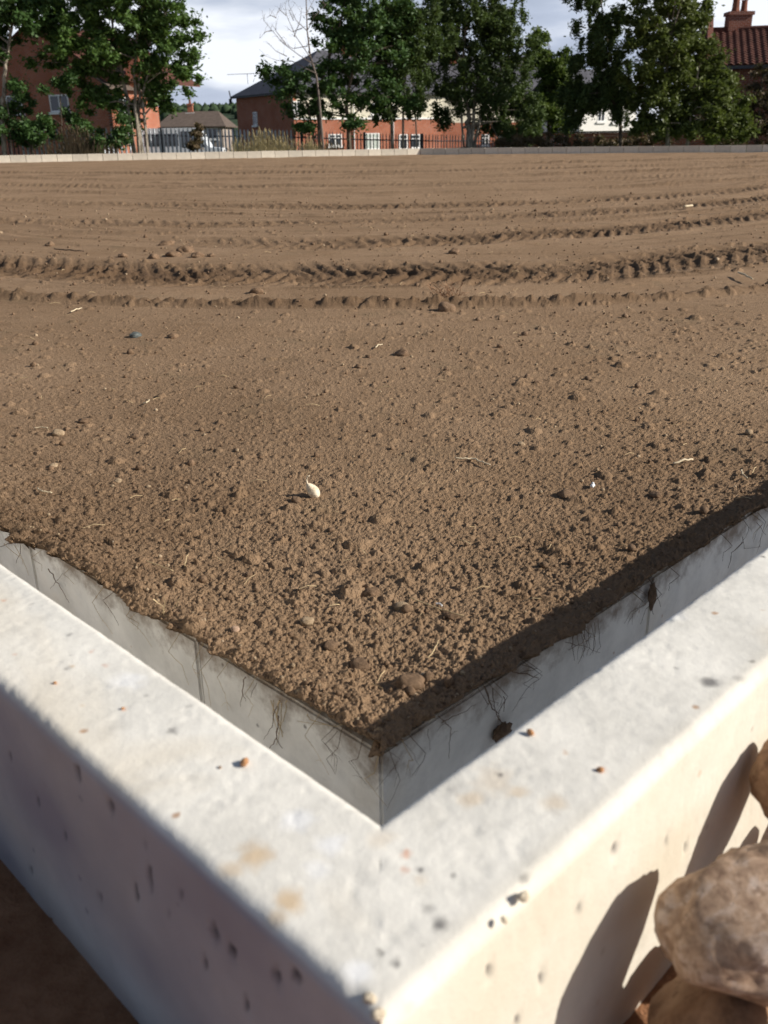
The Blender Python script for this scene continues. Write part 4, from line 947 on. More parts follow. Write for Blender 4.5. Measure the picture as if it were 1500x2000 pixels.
tree('birch_tree', 'broad dark birch whose trunk forks low behind the fence, in the middle of the photo', None, 39.5, (913, 290), [
 (900, 20, 85, 55, 0, 1.0), (960, 60, 75, 55, .4, 1), (985, 25, 50, 40, 0, .9), (870, 90, 55, 50, .3, .9), (915, 120, 65, 45, 0, .9), (985, 125, 60, 45, .3, 1), (1010, 180, 48, 48, .5, 1.3), (880, 165, 45, 40, 0, .9), (945, 185, 60, 42, 0, 1.0), (1020, 232, 48, 34, .3, 1.5), (960, 228, 45, 28, .7, 1.0), (870, 215, 30, 26, .3, .8), (1030, 95, 30, 50, 0, .5), (950, -60, 90, 60, 0, .9), (860, 25, 40, 50, .6, .8), (1010, 258, 50, 24, .3, 1.4)],
 'leaf_birch', 'bark_pale', 46000, .062, (.18, .40), droop=.30, stems=[[(915, 298, .16), (916, 255, .14), (914, 225, .09), (908, 190, .07), (905, 120, .05), (910, 40, .035), (915, -30, .02)], [(917, 250, .08), (926, 215, .065), (927, 175, .05), (945, 110, .035)], [(918, 250, .07), (940, 210, .055), (958, 180, .045), (985, 120, .03)], [(914, 245, .05), (900, 215, .04), (885, 190, .03)]], seed=17)
tree('maple_tree', 'small bright green sunlit tree to the right of the broad birch', None, 44.0, (1075, 290), [(1065, 115, 38, 40, 0, 1.2), (1085, 160, 35, 50, 0, 1.3), (1070, 215, 40, 40, 0, 1.3), (1050, 80, 22, 22, 0, .7), (1090, 235, 30, 30, 0, 1.2), (1105, 110, 14, 20, 0, .7)], 'leaf_bright', 'bark', 15000, .075, (.2, .4), stems=[[(1075, 298, .09), (1072, 220, .07), (1070, 120, .04)]], seed=19)
tree('weeping_birch_tree', 'loose dark birch with drooping twigs, left of the big dense tree at the right', None, 37.5, (1213, 288), [
 (1165, 30, 40, 38, 0, .6), (1190, 60, 45, 45, 0, .75), (1150, 85, 36, 28, 0, .6), (1190, 120, 45, 35, 0, .85), (1150, 160, 35, 30, 0, .7), (1200, 178, 50, 28, .4, 1.6), (1155, 182, 45, 24, .2, 1.6), (1120, 165, 25, 40, .5, 1.2), (1150, -20, 40, 40, 0, .7), (1212, 218, 22, 12, 0, .3), (1130, 120, 20, 25, 0, .5), (1122, 225, 20, 30, .5, .9)],
 'leaf_birch', 'bark', 26000, .06, (.16, .34), droop=.4, stems=[[(1214, 298, .08), (1213, 240, .065), (1210, 190, .05), (1195, 120, .04), (1180, 50, .03), (1172, -20, .02)]], seed=23)
tree('dense_tree', 'very large dense olive green tree or overgrown hedge near the right edge', None, 36.0, (1307, 286), [
 (1290, 30, 75, 55, .3, 1.2), (1340, 60, 55, 50, 0, 1.2), (1280, 110, 70, 60, 0, 1.4), (1350, 130, 62, 60, 0, 1.4), (1400, 165, 42, 55, .2, 1.4), (1290, 180, 70, 55, .2, 1.6), (1370, 205, 62, 45, 0, 1.6), (1425, 225, 36, 45, .3, 1.5), (1290, 240, 60, 35, .2, 1.7), (1370, 250, 70, 32, .2, 1.7), (1310, -50, 90, 55, 0, 1), (1250, 65, 30, 40, 0, .8), (1450, 250, 30, 35, .4, 1.3), (1380, 30, 16, 30, 0, .4)],
 'leaf_olive', 'bark_pale', 52000, .068, (.20, .42), stems=[[(1306, 298, .09), (1305, 230, .08), (1300, 150, .06), (1310, 60, .04)], [(1340, 298, .07), (1350, 220, .06), (1365, 130, .04)]], seed=29)
tree('ivy_bush', 'dark ivy climbing the shaded wall at the right edge', None, 42.5, (1480, 284), [(1475, 235, 40, 50, 0, 1.2), (1500, 190, 30, 50, 0, 1.0), (1520, 240, 40, 50, 0, 1.2), (1480, 160, 26, 30, .4, .7), (1530, 130, 26, 60, 0, .9)], 'leaf_copper', 'bark', 12000, .06, (.16, .32), stems=[[(1480, 298, .05), (1485, 200, .03), (1490, 150, .02)]], seed=31, cat='bush')
# the dead tree
def dead_tree():
    D = 35.0; rnd = random.Random(4); root = empty('dead_tree', P(632, 295, D)); inv = -root.location
    tag(root, 'leafless dead tree with thin grey curving branches against the sky', 'tree')
    tr = MB(); pts = [(632, 300, .05), (628, 250, .045), (624, 200, .04), (618, 150, .036), (606, 110, .03), (600, 60, .024), (598, 0, .018), (596, -40, .012)]
    tr.tube([P(x, y, D) + inv for x, y, r in pts], [r for *_, r in pts], 6); tr.build('trunk', M['bark_dead'], root)
    br = [[(612, 125), (585, 108), (555, 85), (530, 60), (514, 40), (512, 20)], [(606, 112), (575, 70), (560, 30), (556, 5)], [(600, 60), (578, 40), (565, 10), (560, -20)], [(600, 90), (570, 95), (545, 78)], [(618, 145), (570, 120), (540, 118), (515, 108)], [(598, 30), (610, 5), (620, -20)], [(600, 60), (618, 30), (640, 5)], [(556, 85), (540, 60), (538, 40)], [(530, 60), (518, 62), (508, 75)], [(575, 72), (585, 40), (590, 15)], [(560, 30), (548, 20), (540, 30)], [(560, 110), (540, 100), (520, 80)], [(598, 0), (585, -15)], [(575, 40), (566, 22), (575, 5)], [(592, 55), (572, 62), (560, 55)], [(540, 35), (528, 30), (520, 35)]]
    for b in br:
        q = MB(); pp = [P(x + rnd.uniform(-2, 2), y, D + rnd.uniform(-.3, .3)) + inv for x, y in b]; n = len(pp)
        q.tube(pp, [.016 * (1 - .75 * i / (n - 1)) for i in range(n)], 4)
        for i in range(1, n):
            for k in range(2):
                a = pp[i - 1].lerp(pp[i], rnd.random()); e_ = a + Vector((rnd.uniform(-.3, .25), rnd.uniform(-.2, .2), rnd.uniform(-.05, .35))); q.tube([a, a.lerp(e_, .5) + Vector((0, 0, .04)), e_], [.006, .004, .002], 3)
        q.build('branch', M['bark_dead'], root)
dead_tree()
# copper-leaved twigs hanging in the birch, bare rear twigs top right are part of the crowns
def grass_clump(name, label, px, py_top, hw, D, n, mat='dry_grass', cat='grass', seed=0, seedheads=True):
    rnd = random.Random(seed); b0 = P(px, 292, D); gz = ground_z(b0.x, D) - .1; root_z = gz; zt = P(px, py_top, D).z; m_ = MB(); w = hw * D / 1908
    for k in range(n):
        x = rnd.gauss(0, w * .45); y = rnd.uniform(-.25, .25); h = (zt - gz) * rnd.uniform(.55, 1.0) * (1 - .25 * abs(x) / w); lx = x * .5 + rnd.gauss(0, .16); p = Vector((x, y, 0))
        a = p; b = p + Vector((lx * .3, rnd.uniform(-.05, .05), h * .55)); c = p + Vector((lx, rnd.uniform(-.1, .1), h)); wd = rnd.uniform(.010, .022)
        i = len(m_.v); m_.v += [tuple(a + Vector((-wd, 0, 0))), tuple(a + Vector((wd, 0, 0))), tuple(b + Vector((wd, 0, 0))), tuple(b - Vector((wd, 0, 0))), tuple(c)]
        m_.f += [(i, i + 1, i + 2, i + 3), (i + 3, i + 2, i + 4)]
        if seedheads and rnd.random() < .3:
            m_.tube([c - Vector((0, 0, .14)), c - Vector((lx * .1, 0, .07)), c], [.008, .02, .004], 4)
    o = m_.build(name, M[mat], None, (b0.x, D, gz)); tag(o, label, cat); return o
grass_clump('tall_grass', 'tall straw-coloured grass clump against the fence, tallest of the dry tufts', 508, 244, 26, 34.8, 330, seed=1)
grass_clump('tall_grass', 'dry yellow grass clump just right of the tallest tuft by the fence', 548, 252, 26, 34.9, 300, seed=2)
grass_clump('tall_grass', 'short dry grass tuft at the foot of the dead tree, left side', 605, 262, 22, 34.7, 220, seed=3)
grass_clump('tall_grass', 'faded grass tuft left of the tall straw clump, beneath the small side window', 466, 262, 22, 34.8, 160, seed=4)
grass_clump('dead_weeds', 'brown dead weed stems under the left house windows', 150, 238, 60, 33.4, 420, 'leaf_copper', 'weeds', seed=5)
grass_clump('dead_weeds', 'thin brown weed stems rising at the right of the dead tree foot', 655, 268, 22, 34.9, 120, 'leaf_copper', 'weeds', seed=6)
tree('small_bush', 'small brown-green bush standing in front of the pale fence', None, 34.4, (384, 290), [(382, 272, 15, 24, 0, 3), (388, 255, 8, 14, 0, 3), (375, 285, 16, 12, 0, 3)], 'leaf_copper', 'bark', 1500, .055, (.1, .2), stems=[[(384, 298, .02), (384, 270, .014), (390, 245, .008)], [(384, 298, .014), (374, 262, .006)]], seed=41, limb_r=.008, cat='bush')
tree('low_hedge', 'dark scrub filling the foot of the wall between the right-hand trees', None, 38.5, (1130, 290), [(1040, 276, 50, 20, 0, 1.3), (1130, 278, 60, 16, 0, 1.2), (1180, 280, 60, 12, 0, 1.1), (1260, 275, 60, 16, 0, 1.3), (1430, 272, 60, 20, -.5, 1.3), (980, 282, 40, 12, 0, .8)], 'leaf_copper', 'bark', 12000, .06, (.14, .26), stems=[[(1130, 298, .03), (1130, 270, .02)]], seed=43, cat='hedge')
#PART3
# ------------------------------------------------------------------ roots hanging from the edge of the soil
def wallpoint(px, py, side, off_=.004):   # point just in front of the retaining wall face at that pixel
    nn = DR if side == 'L' else DL; q0 = SC - nn * off_; d = ray(px, py); o_ = Vector((0, 0, CAMZ)); t = (q0 - o_).dot(nn) / d.dot(nn); return o_ + d * t
def wiggle(pts, amp, n=5, rnd=random):
    out = []
    for i in range(len(pts) - 1):
        for k in range(n):
            t = k / n; out.append(pts[i].lerp(pts[i + 1], t) + Vector((rnd.uniform(-amp, amp), rnd.uniform(-amp, amp), rnd.uniform(-amp, amp))))
    out.append(pts[-1]); return out
def hanging_fibres(name, side, n, smax, mat, seed, L=(.012, .055)):
    rnd = random.Random(seed); d = DL if side == 'L' else DR; nn = DR if side == 'L' else DL; m_ = MB()
    for k in range(n):
        s_ = rnd.random() ** 1.3 * smax; ln = rnd.uniform(*L) * (1 if rnd.random() < .8 else 1.6)
        p = SC + d * s_ + nn * rnd.uniform(.005, .02) + Vector((0, 0, rnd.uniform(-.004, .012)))
        q1 = SC + d * (s_ + rnd.uniform(-.012, .012)) - nn * rnd.uniform(.012, .026) + Vector((0, 0, -.008 - ln * .2))
        q2 = SC + d * (s_ + rnd.uniform(-.012, .012)) - nn * rnd.uniform(.004, .012) + Vector((0, 0, -.015 - ln * .6))
        q3 = SC + d * (s_ + rnd.uniform(-.02, .02)) - nn * rnd.uniform(.003, .006) + Vector((0, 0, -.02 - ln))
        pts = wiggle([p, q1, q2, q3], .0005, 4, rnd); r = rnd.uniform(.0003, .0006)
        m_.tube(pts, [r * (1 - .6 * i / len(pts)) for i in range(len(pts))], 3)
        for j in range(rnd.choice((0, 1, 2))):
            a = pts[rnd.randrange(3, len(pts) - 1)]; e_ = a + d * rnd.uniform(-.015, .015) - nn * .001 + Vector((0, 0, rnd.uniform(-.014, .002))); m_.tube([a, a.lerp(e_, .5) + Vector((0, 0, .002)), e_], [r * .6, r * .4, r * .2], 3)
    return tag(m_.build(name, mat), kind='stuff')
hanging_fibres('fine_roots', 'L', 20, 1.25, M['root_pale'], 1); hanging_fibres('fine_roots', 'L', 7, 1.25, M['root_dark'], 2)
hanging_fibres('fine_roots', 'R', 34, 2.3, M['root_dark'], 3); hanging_fibres('fine_roots', 'R', 8, 2.3, M['root_pale'], 4, (.01, .03))
def root_thing(label, paths, side, mat, r=.0009, clod=None, seed=0, group=None):
    rnd = random.Random(seed); p0 = wallpoint(*paths[0][0], side); root = empty('hanging_root', p0); tag(root, label, 'root')
    if group: root['group'] = group
    for i, path in enumerate(paths):
        m_ = MB(); pts = wiggle([wallpoint(x, y, side, .004 + .006 * (j == 0)) - p0 for j, (x, y) in enumerate(path)], .0010, 4, rnd); n = len(pts); rr = r * (1 if i == 0 else .6)
        m_.tube(pts, [rr * (1 - .6 * k / n) for k in range(n)], 4); m_.build('strand', M[mat], root)
    if clod:
        q = wallpoint(clod[0], clod[1], side, .008) - p0; o = link('soil_lump', stone_mesh('soil_lump', clod[2], clod[2] * .6, clod[3], seed + 3, 3, .35, 2.2, .12, 8), M['clod'], root, q); o.rotation_euler = (0, 0, .78 if side == 'R' else -.78)
for i, a in enumerate([
 ('golden tuft of dead roots hanging over the left retaining wall, nearest the corner', [[(545, 1368), (540, 1400), (552, 1440)], [(550, 1372), (548, 1410), (540, 1455)], [(535, 1370), (532, 1400), (545, 1435)], [(560, 1368), (556, 1395), (548, 1420)], [(528, 1368), (540, 1395), (553, 1432)]], 'L', 'root_pale', .0010),
 ('dark crooked root hanging below the golden tuft on the left retaining wall', [[(545, 1400), (540, 1440), (526, 1462)], [(540, 1440), (552, 1462)], [(540, 1380), (530, 1420), (515, 1445)]], 'L', 'root_dark', .0009),
 ('thin dark branching root left of the golden tuft, halfway down the left wall', [[(478, 1322), (473, 1350), (470, 1380)], [(473, 1350), (480, 1370)], [(500, 1335), (490, 1362)]], 'L', 'root_dark', .0007),
 ('pale straw-like root sticking out of the soil above the left wall joint', [[(300, 1170), (318, 1185), (322, 1205)], [(322, 1168), (320, 1190), (316, 1205)], [(350, 1170), (340, 1190)]], 'L', 'root_pale', .0009),
 ('long dark forked root on the left wall near the left edge of the photo', [[(95, 1110), (110, 1135), (125, 1160), (135, 1178)], [(110, 1135), (122, 1120)], [(110, 1135), (98, 1150)]], 'L', 'root_dark', .0008),
 ('dark twig lying across the left wall at the left edge of the photo', [[(58, 1050), (30, 1058), (0, 1068)], [(36, 1052), (40, 1075), (32, 1100)]], 'L', 'root_dark', .0011),
 ('pale curled root over the left wall just before the corner', [[(600, 1395), (604, 1405), (650, 1420), (690, 1408)], [(640, 1418), (580, 1408)]], 'L', 'root_pale', .0006)]):
    root_thing(*a, seed=i)
root_thing('knotted root with a lump of soil dangling on the right wall near the corner', [[(948, 1342), (958, 1375), (975, 1405)], [(962, 1345), (966, 1380), (978, 1410)], [(975, 1405), (990, 1425)], [(985, 1360), (984, 1390)]], 'R', 'root_dark', .0011, (980, 1432, .013, .013), 21)
root_thing('root holding a dark lump of soil beside the right wall joint', [[(1268, 1140), (1272, 1170), (1276, 1200)], [(1280, 1150), (1290, 1185)]], 'R', 'root_dark', .0009, (1274, 1165, .008, .018), 22)
root_thing('dense tangle of fine dark roots halfway along the right wall', [[(1120 + i * 7, 1240 - i * 4), (1118 + i * 7 + (i % 3) * 5, 1262), (1122 + i * 6, 1290 - i * 2)] for i in range(8)] + [[(1105, 1255), (1140, 1262), (1172, 1275)], [(1110, 1270), (1150, 1250)]], 'R', 'root_dark', .0007, None, 23)
root_thing('horizontal forked root on the right wall, left of the dense tangle', [[(1000, 1312), (1030, 1318), (1052, 1325)], [(1010, 1315), (1048, 1305)], [(1020, 1300), (1050, 1306)]], 'R', 'root_dark', .0009, None, 24)
root_thing('fine forked root on the right wall near the right edge of the photo', [[(1452, 1060), (1430, 1080), (1422, 1110)], [(1450, 1048), (1454, 1072), (1486, 1068)], [(1478, 1020), (1496, 1045)]], 'R', 'root_dark', .0008, None, 25)
root_thing('thin pale branching root on the right wall nearest the corner', [[(862, 1410), (890, 1398), (930, 1376)], [(866, 1405), (878, 1420)], [(835, 1425), (840, 1465)]], 'R', 'root_dark', .0006, None, 26)
# ------------------------------------------------------------------ things lying on the soil
def on_soil(px, py, lift=0.0):
    p = G(px, py, 0); z = soil_z(p.x, p.y); p = G(px, py, z); p.z = soil_z(p.x, p.y) + lift; return p
def lie(name, label, cat, px, py, w_px, mat, seed, h=.7, d=.85, amp=.2, sub=3, sink=.35, group=None, rz=None):
    p = on_soil(px, py); s_ = w_px / 1763 * (p - Vector((0, 0, CAMZ))).length / 2
    me = stone_mesh(name, s_, s_ * d, s_ * h, seed, sub, amp, 1.4, .05, 5)
    return put(name, me, M[mat], (p.x, p.y, p.z + s_ * h * (1 - sink * 2) ), label, cat, seed * .7 if rz is None else rz, group)
def bulb():
    p = on_soil(610, 970); s_ = 14.5 / 1763 * (p - Vector((0, 0, CAMZ))).length; root = empty('bulb', p); tag(root, 'cream garlic-like bulb with a curled shoot lying on the soil', 'bulb')
    bm = bmesh.new(); bmesh.ops.create_uvsphere(bm, u_segments=24, v_segments=16, radius=1)
    for v in bm.verts:
        z = v.co.z; k = 1.0 if z < 0 else (1 - z * .34); k *= 1 + .04 * math.cos(math.atan2(v.co.y, v.co.x) * 5); v.co = Vector((v.co.x * k * s_ * .80, v.co.y * k * s_ * .80, z * s_ * 1.3))
    for f in bm.faces: f.smooth = True
    me = bpy.data.meshes.new('bulb_body'); bm.to_mesh(me); bm.free(); o = link('bulb_body', me, M['bulb'], root, (.001, 0, s_ * .85)); o.rotation_euler = (0, R(-32), R(10))
    t = MB(); b = Vector((-s_ * .62, 0, s_ * 1.85)); t.tube([b + Vector((s_ * .15, 0, -s_ * .25)), b, b + Vector((-s_ * .05, 0, s_ * .6)), b + Vector((s_ * .1, 0, s_ * 1.05)), b + Vector((s_ * .4, -.001, s_ * 1.2))], [s_ * .3, s_ * .17, s_ * .11, s_ * .12, s_ * .06], 8)
    t.build('shoot', M['bulb'], root, smooth=True)
bulb()
for a in [
 ('stone', 'smooth tan stone half sunk in the soil near the left edge', 'stone', 114, 848, 26, 'stone_tan', 3),
 ('clod', 'crumbly brown clod upslope of the smooth tan stone', 'clod', 163, 826, 22, 'clod', 4),
 ('clod', 'small flat dark clod right of the crumbly brown one', 'clod', 264, 855, 18, 'clod', 5),
 ('stone', 'blue-grey stone on the fine soil at upper left', 'stone', 265, 658, 24, 'stone_grey', 6),
 ('clod', 'dark round clod to the right of the blue-grey stone', 'clod', 337, 656, 18, 'clod', 7),
 ('pebble', 'small pale pebble left of the bulb, the lightest of its cluster', 'pebble', 220, 951, 11, 'stone_tan', 8),
 ('pebble', 'tan rounded pebble just above the palest pebble left of the bulb', 'pebble', 231, 941, 17, 'stone_tan', 9),
 ('pebble', 'brown egg-shaped pebble at far left, level with the bulb', 'pebble', 105, 910, 18, 'stone_tan', 10),
 ('pebble', 'thin tan pebble between the egg-shaped pebble and the bulb', 'pebble', 290, 950, 10, 'stone_tan', 11),
 ('pebble', 'pink pebble near the left edge of the soil above the wall joint', 'pebble', 460, 1234, 20, 'stone_pink', 12),
 ('stone', 'upright tan stone standing in the soil above the corner', 'stone', 784, 1188, 32, 'stone_tan', 13),
 ('pebble', 'oval tan pebble left of the upright tan stone', 'pebble', 600, 1216, 28, 'stone_tan', 14),
 ('stone', 'brown block-shaped stone near the corner, at the edge of the shadow', 'stone', 829, 1322, 24, 'stone_tan', 15),
 ('clod', 'rounded dark clod half in the shadow near the corner', 'clod', 853, 1352, 22, 'clod', 16),
 ('clod', 'dark clod right of the upright tan stone, under straw', 'clod', 882, 1208, 26, 'clod', 17),
 ('clod', 'big dark clod with a root across it, in the middle foreground', 'clod', 725, 1155, 32, 'clod', 18),
 ('clod', 'wide lump of caked soil just above the corner', 'clod', 800, 1338, 60, 'clod', 19),
 ('clod', 'knobbly clod left of the corner above the golden root tuft', 'clod', 646, 1262, 30, 'clod', 20),
 ('clod', 'reddish flat clod in the foreground left of the corner', 'clod', 700, 1302, 44, 'clod', 21),
 ('clod', 'dark clod pair right of the bulb at the right side', 'clod', 1105, 968, 34, 'clod', 22),
 ('clod', 'dark purple-brown clod standing up at right, above the long straw', 'clod', 1047, 748, 13, 'clod', 23),
 ('pebble', 'squarish beige pebble between the long pale root and the white stick', 'pebble', 1018, 870, 17, 'stone_tan', 24),
 ('clod', 'elongated dark clod like a broken stick, in the upper middle', 'clod', 785, 693, 30, 'clod', 25),
 ('clod', 'small dark clod left of the elongated dark clod', 'clod', 720, 698, 14, 'clod', 26),
 ('clod', 'dark clod in the upper middle below the elongated one', 'clod', 700, 718, 16, 'clod', 27),
 ('clod', 'dark clod right of the elongated dark clod, near the centre line', 'clod', 872, 722, 14, 'clod', 28),
 ('clod', 'dark clod above the far end of the right wall', 'clod', 1280, 970, 26, 'clod', 29),
 ('clod', 'dark clod below and left of the bulb, first of two', 'clod', 578, 978, 22, 'clod', 30),
 ('clod', 'dark clod touching the bulb shadow, just left of it', 'clod', 545, 1048, 20, 'clod', 31),
 ('clod', 'small clod on the left soil rim below the curly roots', 'clod', 405, 1190, 20, 'clod', 32),
 ('pebble', 'reddish pebble near the left retaining wall edge', 'pebble', 486, 1125, 18, 'clod', 33),
 ('clod', 'lone clod on the smooth strip left of the dark wheel mark', 'clod', 98, 478, 18, 'clod', 34),
 ('clod', 'clod on the smooth strip between the two dark wheel marks', 'clod', 887, 495, 24, 'clod', 35),
 ('clod', 'flattened clod below the deep tyre track, left of centre', 'clod', 500, 568, 26, 'clod', 36),
 ('clod', 'tall clod with dry roots on the low ridge right of centre', 'clod', 872, 594, 38, 'clod', 37)]:
    lie(*a, h=.62 if a[0] != 'clod' else .6, amp=.30 if a[0] == 'clod' else .14)
# a short row of torn clods left of centre on the smooth strip
for k, (x, y, w) in enumerate(((326, 478, 26), (240, 502, 20), (300, 505, 24), (338, 500, 30), (362, 492, 34), (385, 502, 24), (412, 500, 16))):
    lie('clod', ['dark clod at the start of the broken wheel mark, left of centre', 'leftmost clod of the torn row on the smooth strip', 'second clod from the left in the torn row on the smooth strip', 'wide clod left of the tallest one in the torn row', 'tallest clod of the torn row on the smooth strip', 'clod right of the tallest one in the torn row', 'rightmost small clod of the torn row on the smooth strip'][k], 'clod', x, y, w, 'clod', 50 + k, h=.55, amp=.35)
def litter(label, cat, path, r, mat, name='straw', lift=.003, seed=0):
    pts = [on_soil(x, y, lift) for x, y in path]; p0 = pts[0]; q = wiggle([p - p0 for p in pts], r * .8, 4, random.Random(seed)); n = len(q)
    o = MB().tube(q, [r * (1 - .35 * abs(i / (n - 1) - .4)) for i in range(n)], 5).build(name, M[mat], None, p0, True); tag(o, label, cat)
litter('long thin cream root lying on the soil right of the bulb', 'root', [(888, 901), (905, 903), (925, 900), (942, 908), (957, 914)], .0018, 'straw', 'root', .006)
litter('straight pale stick lying on the soil at the right', 'stick', [(1313, 911), (1332, 909), (1352, 904)], .0024, 'straw', 'stick', .006)
litter('short white upright chip at the right, below the pale stick', 'chip', [(1156, 958), (1158, 949)], .0032, 'white', 'chip', .006)
litter('thin forked pale root near the right wall, at the right edge', 'root', [(1447, 924), (1450, 934), (1458, 944)], .0015, 'straw', 'root', .006)
litter('pale stem lying below the deep tyre track at far right', 'stem', [(1440, 541), (1450, 546), (1468, 555)], .0045, 'straw', 'stem', .02)
litter('pale flattened stem on a far wheel mark at upper right', 'stem', [(1335, 409), (1352, 408)], .010, 'straw', 'stem', .03)
litter('small pale stem at upper left below the low ridge', 'stem', [(138, 613), (147, 610), (160, 605)], .0025, 'straw', 'stem', .008)
litter('short pale straw right of the tan stone at far left', 'straw', [(66, 840), (80, 839), (94, 840)], .0013, 'straw', 'straw', .005)
litter('curled pale straw on the fine soil left of centre', 'straw', [(280, 792), (287, 794), (292, 786)], .0018, 'straw', 'straw', .006)
litter('little cream straw sliver near the left wall, level with the bulb', 'straw', [(73, 957), (85, 966), (102, 968)], .0016, 'straw', 'straw', .006)
litter('white straw lying in the clods above the corner', 'straw', [(851, 1184), (858, 1188), (863, 1192)], .0012, 'white', 'straw', .007)
litter('dry stalk lying left of the corner above the left wall', 'straw', [(286, 1104), (305, 1115), (340, 1130)], .0009, 'root_pale', 'straw', .010)
litter('curved dry stalk standing over the left rim of the soil', 'straw', [(362, 1120), (366, 1108), (369, 1095)], .0009, 'root_pale', 'straw', .012)
litter('long thin root running across the clods right of the upright stone', 'root', [(800, 1180), (830, 1195), (860, 1205), (905, 1215)], .0010, 'root_pale', 'root', .012)
litter('thin dry root beside the shadow edge near the corner', 'root', [(835, 1300), (848, 1282), (856, 1265)], .0008, 'root_pale', 'root', .010)
litter('pale bent straw in the upper middle of the soil', 'straw', [(733, 683), (738, 679), (747, 677)], .0020, 'straw', 'straw', .007)
litter('long dark twig on the smooth strip at left', 'twig', [(106, 493), (130, 496), (165, 498)], .004, 'root_dark', 'twig', .02)
def root_tuft():
    p = on_soil(868, 590); root = empty('root_tuft', p); tag(root, 'tangled tuft of brown dry roots sticking up from the low ridge', 'roots'); rnd = random.Random(9); m_ = MB()
    for k in range(46):
        a = Vector((rnd.uniform(-.04, .05), rnd.uniform(-.02, .02), 0)); e_ = a + Vector((rnd.uniform(-.06, .06), rnd.uniform(-.03, .03), rnd.uniform(.02, .075)))
        m_.tube(wiggle([a, a.lerp(e_, .5) + Vector((0, 0, .015)), e_], .004, 3, rnd), .0012, 3)
    m_.build('strands', M['root_pale' if False else 'stone_brown'], root)
root_tuft()
# fine litter: too much to count
def fine_litter():
    rnd = random.Random(12); m_ = MB()
    for k in range(190):
        r = .8 + rnd.random() ** 1.5 * 6; a = rnd.uniform(-.46, .46); x, y = r * math.sin(a), r * math.cos(a); dl, dr = side_dist(x, y)
        if min(dl, dr) < .02: continue
        z = soil_z(x, y) + .004; L = rnd.uniform(.006, .03) * (1 + r * .1); th = rnd.uniform(0, 6.28); d = Vector((math.cos(th), math.sin(th), rnd.uniform(-.1, .3))) * L; p = Vector((x, y, z))
        m_.tube([p, p + d * .5 + Vector((0, 0, L * .12)), p + d], rnd.uniform(.0003, .0007) * (1 + r * .15), 3)
    tag(m_.build('fine_rootlets', M['root_pale']), kind='stuff')
    rnd = random.Random(13); bmv = []; bff = []
    ico = stone_mesh('grit', 1, 1, .8, 2, 1, .2); iv = np.array([v.co[:] for v in ico.vertices]); jf = np.array([list(p.vertices) for p in ico.polygons]); k = 0; V = []; F = []
    while k < 2600:
        r = .8 + rnd.random() ** 1.6 * 9; a = rnd.uniform(-.5, .5); x, y = r * math.sin(a), r * math.cos(a); dl, dr = side_dist(x, y)
        if min(dl, dr) < .005: k += 1; continue
        s_ = rnd.uniform(.0012, .0035) * (1 + .25 * r) * (2.0 if rnd.random() < .06 else 1); V.append((x, y, s_)); k += 1
    X = np.array([v[0] for v in V]); Y = np.array([v[1] for v in V]); Z = soil_height(X, Y, np.hypot(X, Y))[0]; S = np.array([v[2] for v in V])
    rx_ = []
    for side, d, nn, smax, cnt in (('L', DL, DR, 1.3, 900), ('R', DR, DL, 2.4, 900)):
        for k in range(cnt):
            s_ = rnd.random() ** 1.3 * smax; q = SC + d * s_ + nn * max(-.0035, rnd.gauss(.003, .007)); rx_.append((q.x, q.y, rnd.uniform(.0010, .0034)))
    X2 = np.array([v[0] for v in rx_]); Y2 = np.array([v[1] for v in rx_]); l_, r_ = side_dist(X2, Y2); Z2 = soil_height(X2, Y2, np.hypot(X2, Y2))[0] - .005 * np.clip((.012 - np.minimum(l_, r_)) / .016, 0, 1.0) - RNG.random(len(X2)) * .002
    X = np.concatenate([X, X2]); Y = np.concatenate([Y, Y2]); Z = np.concatenate([Z, Z2]); S = np.concatenate([S, [v[2] for v in rx_]])
    for part, (mat, sel) in enumerate((('clod', np.arange(len(X)) % 8 != 0), ('stone_tan', np.arange(len(X)) % 8 == 0))):
        idx = np.nonzero(sel)[0]; q = RNG.normal(0, .18, (len(idx), len(iv), 3)); VV = (iv[None] * (1 + q)) * S[idx, None, None]
        VV = VV + np.stack([X[idx], Y[idx], Z[idx] + S[idx] * .25], -1)[:, None, :]
        FF = (jf[None] + (np.arange(len(idx)) * len(iv))[:, None, None]).reshape(-1, 3)
        tag(link('crumbs' if mat == 'clod' else 'grit', mesh_np('crumbs', VV.reshape(-1, 3), FF, True), M[mat]), kind='stuff')
fine_litter()
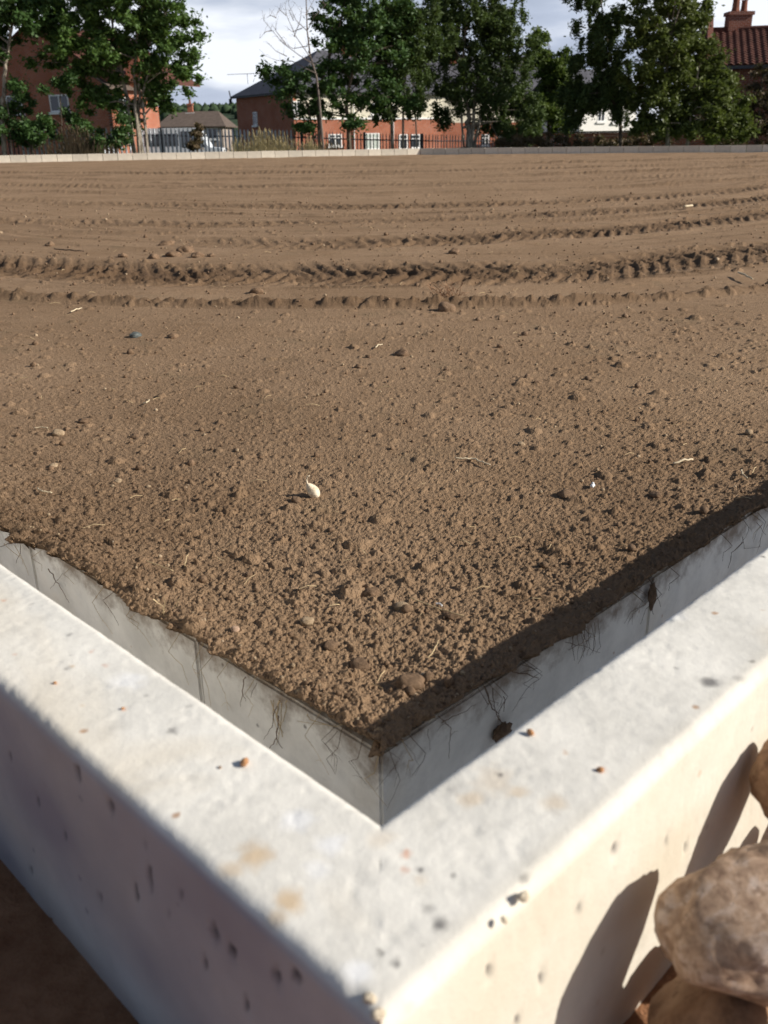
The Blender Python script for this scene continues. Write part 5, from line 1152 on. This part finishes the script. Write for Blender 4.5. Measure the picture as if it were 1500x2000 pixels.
# crumbs and chips on the top of the foreground kerb
for nm, lab, px, py, r, mat, sd in (
 ('grit', 'little orange-brown grain on the left arm of the foreground kerb', 478, 1493, .0042, 'stone_orange', 1),
 ('grit', 'orange-red grain at the inner edge of the kerb right arm', 1036, 1434, .0036, 'stone_orange', 2),
 ('grit', 'pinkish grain in the middle of the kerb right arm', 1172, 1506, .0028, 'stone_orange', 3),
 ('chip', 'pale yellow stone chip on the kerb beside a grey patch', 1023, 1752, .0046, 'bulb', 4),
 ('chip', 'small cream chip left of the pale yellow one on the kerb', 985, 1797, .0028, 'bulb', 5),
 ('chip', 'cream chip at the very front corner of the kerb', 722, 1950, .0042, 'bulb', 6),
 ('chip', 'second cream chip at the front corner of the kerb, lower down', 738, 1982, .0045, 'bulb', 7),
 ('grit', 'tiny brown grain on the left arm near the tan stains', 430, 1500, .0014, 'stone_brown', 8),
 ('grit', 'small brown grain near the left end of the kerb', 108, 1335, .0018, 'stone_orange', 9),
 ('grit', 'pale orange grain near the left edge, on the kerb top', 240, 1385, .0016, 'stone_orange', 10)):
    p = G(px, py, KTOP); put(nm, stone_mesh(nm, r * .85, r * .65, r * .6, sd + 60, 3, .2), M[mat], (p.x, p.y, KTOP + r * (.45 if nm == 'grit' else .05)), lab, nm, sd)
# ------------------------------------------------------------------ stones heaped outside the kerb
p = G(1490, 1812, .088)
put('boulder', stone_mesh('boulder', .060, .050, .050, 12, 5, .20, 1.2, .07, 3.2), M['stone_pink'], p, 'large rough pinkish-brown stone beside the right arm of the kerb, biggest in view', 'stone', .3)
p = G(1600, 1545, .092); put('boulder', stone_mesh('boulder', .044, .048, .044, 8, 4, .14, 1.1, .06, 4), M['stone_brown'], p, 'smooth brown stone cut off by the right edge, above the largest stone', 'stone', .2)
p = G(1400, 2020, .010); put('boulder', stone_mesh('boulder', .05, .042, .038, 9, 4, .14, 1.1, .03, 4), M['stone_brown'], p, 'orange-brown stone in the shadow underneath the largest stone', 'stone', .9)
protos = [stone_mesh('cobble', .036, .030, .024, 20 + i, 3, .16, 1.2, .04, 5) for i in range(5)]
mats = ['stone_brown', 'stone_orange', 'stone_tan', 'stone_brown', 'stone_brown']
for me, mt in zip(protos, mats): me.materials.append(M[mt])
rnd = random.Random(5); placed = []
def heap(n, d, nn, s0, s1, w0, w1, zf, label, group):
    k = 0; tries = 0
    while k < n and tries < 9000:
        tries += 1; s_ = rnd.uniform(s0, s1); w = rnd.uniform(w0, w1); q = KC + d * s_ - nn * (KW + .02 + w); z = zf(s_, w) + rnd.uniform(-.008, .008); q = Vector((q.x, q.y, z))
        if any((q - o_).length < .050 for o_ in placed): continue
        placed.append(q); i = rnd.randrange(5); o = bpy.data.objects.new('cobble', protos[i]); COL.objects.link(o); o.location = q; o.rotation_euler = (rnd.uniform(-.4, .4), rnd.uniform(-.4, .4), rnd.uniform(0, 6.28)); f = rnd.uniform(.8, 1.15); o.scale = (f, f, f)
        tag(o, label, 'stone', group); k += 1
GB = KTOP - .23
heap(34, DR, DL, .02, .9, .025, .42, lambda s_, w: GB + .018, 'rounded brown stone at the bottom of the heap right of the kerb', 'stones heaped right of the kerb')
heap(30, DR, DL, .16, .9, .035, .42, lambda s_, w: GB + .062, 'rounded brown stone at the bottom of the heap right of the kerb', 'stones heaped right of the kerb')
heap(14, DR, DL, .24, .9, .075, .42, lambda s_, w: GB + .108, 'rounded brown stone at the bottom of the heap right of the kerb', 'stones heaped right of the kerb')
heap(26, DL, DR, .02, .9, .03, .40, lambda s_, w: GB + .016, 'brown stone on the shaded ground left of the kerb', 'stones on the ground left of the kerb')
